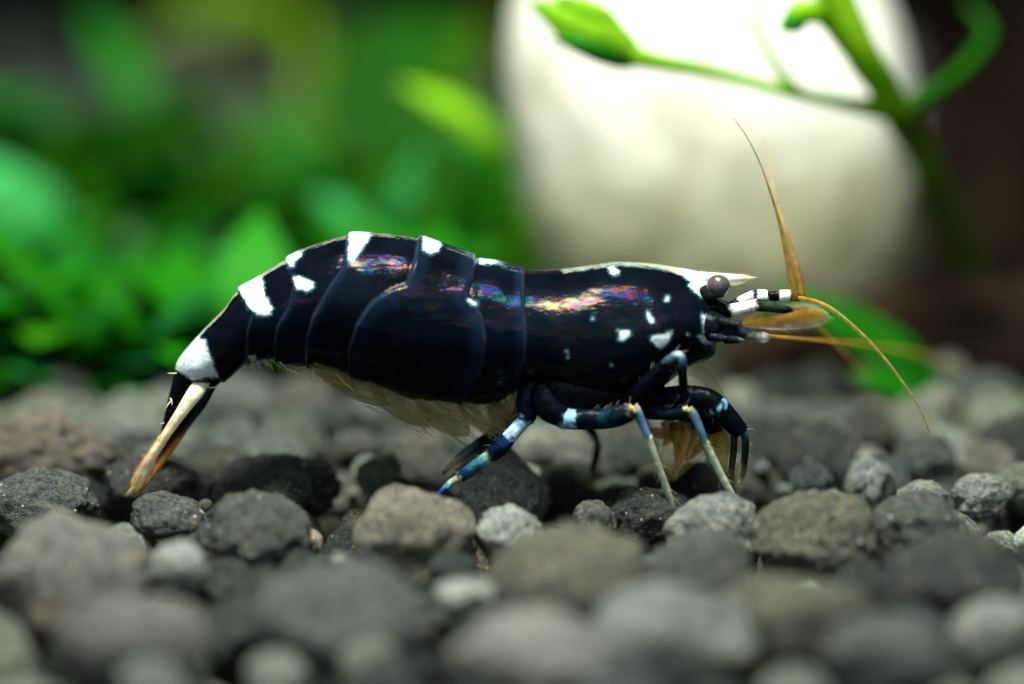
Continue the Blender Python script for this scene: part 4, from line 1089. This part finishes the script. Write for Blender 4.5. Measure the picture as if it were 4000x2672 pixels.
blade('mouth_fan', [(2580, 1650, 2700, 1650, -.07, ORG, AMB, ORG), (2590, 1720, 2770, 1700, -.08, AMB, AMB, AMB), (2580, 1790, 2750, 1780, -.08, AMB, AMB, AMB), (2600, 1850, 2680, 1840, -.08, ORG, AMB, AMB), (2622, 1880, 2640, 1878, -.08, ORG, ORG, ORG)], M_MIST2, SH, 0.012, 24, 8)
blade('mouth_palp', [(2530, 1670, 2620, 1672, -.02, ORG, (200, 120, 40), ORG), (2545, 1700, 2640, 1700, -.02, ORG, (200, 110, 40), (190, 160, 140)), (2580, 1716, 2620, 1712, -.02, ORG, ORG, ORG)], M_AMBER, SH, 0.02, 16, 6)
blade('mouth_palp', [(2770, 1700, 2830, 1680, -.12, AMB, (180, 160, 60), AMB), (2780, 1760, 2850, 1745, -.12, (170, 150, 60),) + ((190, 170, 80),) * 2, (2790, 1840, 2840, 1830, -.12, AMB, (190, 170, 90), AMB), (2810, 1870, 2820, 1868, -.12, AMB, AMB, AMB)], M_AMBER, SH, 0.02, 20, 6)
CL = (150, 150, 104)
M_MIST = simple('clear_membrane', lin((150, 148, 110)), 0.4, 0.3, transl=0.3, transp=0.8, ior=1.2)
blade('mouth_fan', [(2680, 1440, 2690, 1470, -.1, CL, CL, CL), (2740, 1430, 2720, 1478, -.1, CL, (90, 92, 64), CL), (2790, 1470, 2755, 1510, -.1, CL, (110, 110, 78), CL), (2830, 1540, 2790, 1560, -.1, CL, CL, CL), (2845, 1590, 2835, 1592, -.1, CL, CL, CL)], M_MIST, SH, 0.01, 24, 6)

# swimmerets: five translucent paddles on each side below the belly, each with its fringe
PLE = [(1985, 1500, 1950, 1690, 130), (1820, 1520, 1965, 1690, 150), (1640, 1510, 1830, 1700, 150), (1450, 1450, 1680, 1665, 140), (1220, 1400, 1520, 1585, 110)]
for sg in (-1, 1):
    for k, (u0, v0, u1, v1, wd) in enumerate(PLE):
        y = sg * (0.10 + 0.012 * k)
        L_ = math.hypot(u1 - u0, v1 - v0); dx, dy_ = (u1 - u0) / L_, (v1 - v0) / L_
        px, py = -dy_, dx
        rows = []
        cA = (150, 140, 96)
        for f, ww in ((0, .55), (.25, .95), (.55, 1.0), (.85, .6), (1.0, .08)):
            cu, cv = u0 + (u1 - u0) * f, v0 + (v1 - v0) * f
            rows.append((cu - px * wd * ww * .5, cv - py * wd * ww * .5, cu + px * wd * ww * .5, cv + py * wd * ww * .5, y * (1 - .4 * f), cA, cA, cA))
        pl = blade('swimmeret', rows, M_PLEO, SH, 0.02, 20, 8)
        V, F = [], []
        g = random.Random(k * 7 + sg)
        for q in range(70):
            f = g.uniform(0.1, 1); sd_ = g.uniform(-.5, .5)
            cu, cv = u0 + (u1 - u0) * f + px * wd * sd_ * .9, v0 + (v1 - v0) * f + py * wd * sd_ * .9
            ln = g.uniform(60, 120) * (1.15 - .6 * f)
            aa = math.atan2(dy_, dx) + g.uniform(-.2, .2) - .15
            a = P(cu, cv, y * .8 - sg * -.02); b = P(cu + ln * .5 * math.cos(aa), cv + ln * .5 * math.sin(aa) , y * .7)
            c = P(cu + ln * math.cos(aa - .1), cv + ln * math.sin(aa - .1), y * .65)
            vv, ff = tube_geo([a, b, c], [.0020, .0016, .0006], 4); o0 = len(V); V += vv; F += [tuple(i + o0 for i in x) for x in ff]
        mesh_obj('setae', V, F, M_HAIRC, pl)
# stray bristles on the belly line and tail root
V, F = [], []
g = random.Random(99)
for (u0, v0, u1, v1, r) in [(1070, 1398, 1120, 1440, 4), (1120, 1440, 1200, 1475, 3.5), (1138, 1442, 1132, 1462, 2.5), (1150, 1448, 1158, 1440, 2.5), (1310, 1460, 1382, 1526, 5.5), (1232, 1486, 1290, 1500, 3), (1270, 1492, 1275, 1510, 2.5), (1300, 1490, 1330, 1500, 3), (690, 1458, 655, 1458, 3.5), (672, 1560, 645, 1600, 3), (665, 1555, 672, 1585, 3), (640, 1652, 624, 1655, 2.5), (632, 1700, 612, 1712, 2.5), (2900, 1678, 2945, 1676, 3)]:
    m_ = ((u0 + u1) / 2 + g.uniform(-4, 4), (v0 + v1) / 2 + g.uniform(-4, 4))
    vv, ff = tube_geo([P(u0, v0, -.12), P(m_[0], m_[1], -.13), P(u1, v1, -.14)], [r / 1000, r / 1100, r / 2600], 5); o0 = len(V); V += vv; F += [tuple(i + o0 for i in x) for x in ff]
for k in range(60):
    u0 = g.uniform(980, 1330); v0 = np.interp(u0, [980, 1075, 1240, 1360], [1415, 1400, 1428, 1458])
    ln = g.uniform(25, 70); aa = g.uniform(.5, 1.5)
    vv, ff = tube_geo([P(u0, v0 - 4, -.1), P(u0 + ln * math.cos(aa), v0 + ln * math.sin(aa), -.1)], [.0018, .0006], 4); o0 = len(V); V += vv; F += [tuple(i + o0 for i in x) for x in ff]
tag(mesh_obj('bristles', V, F, M_HAIR, SH), kind='stuff')
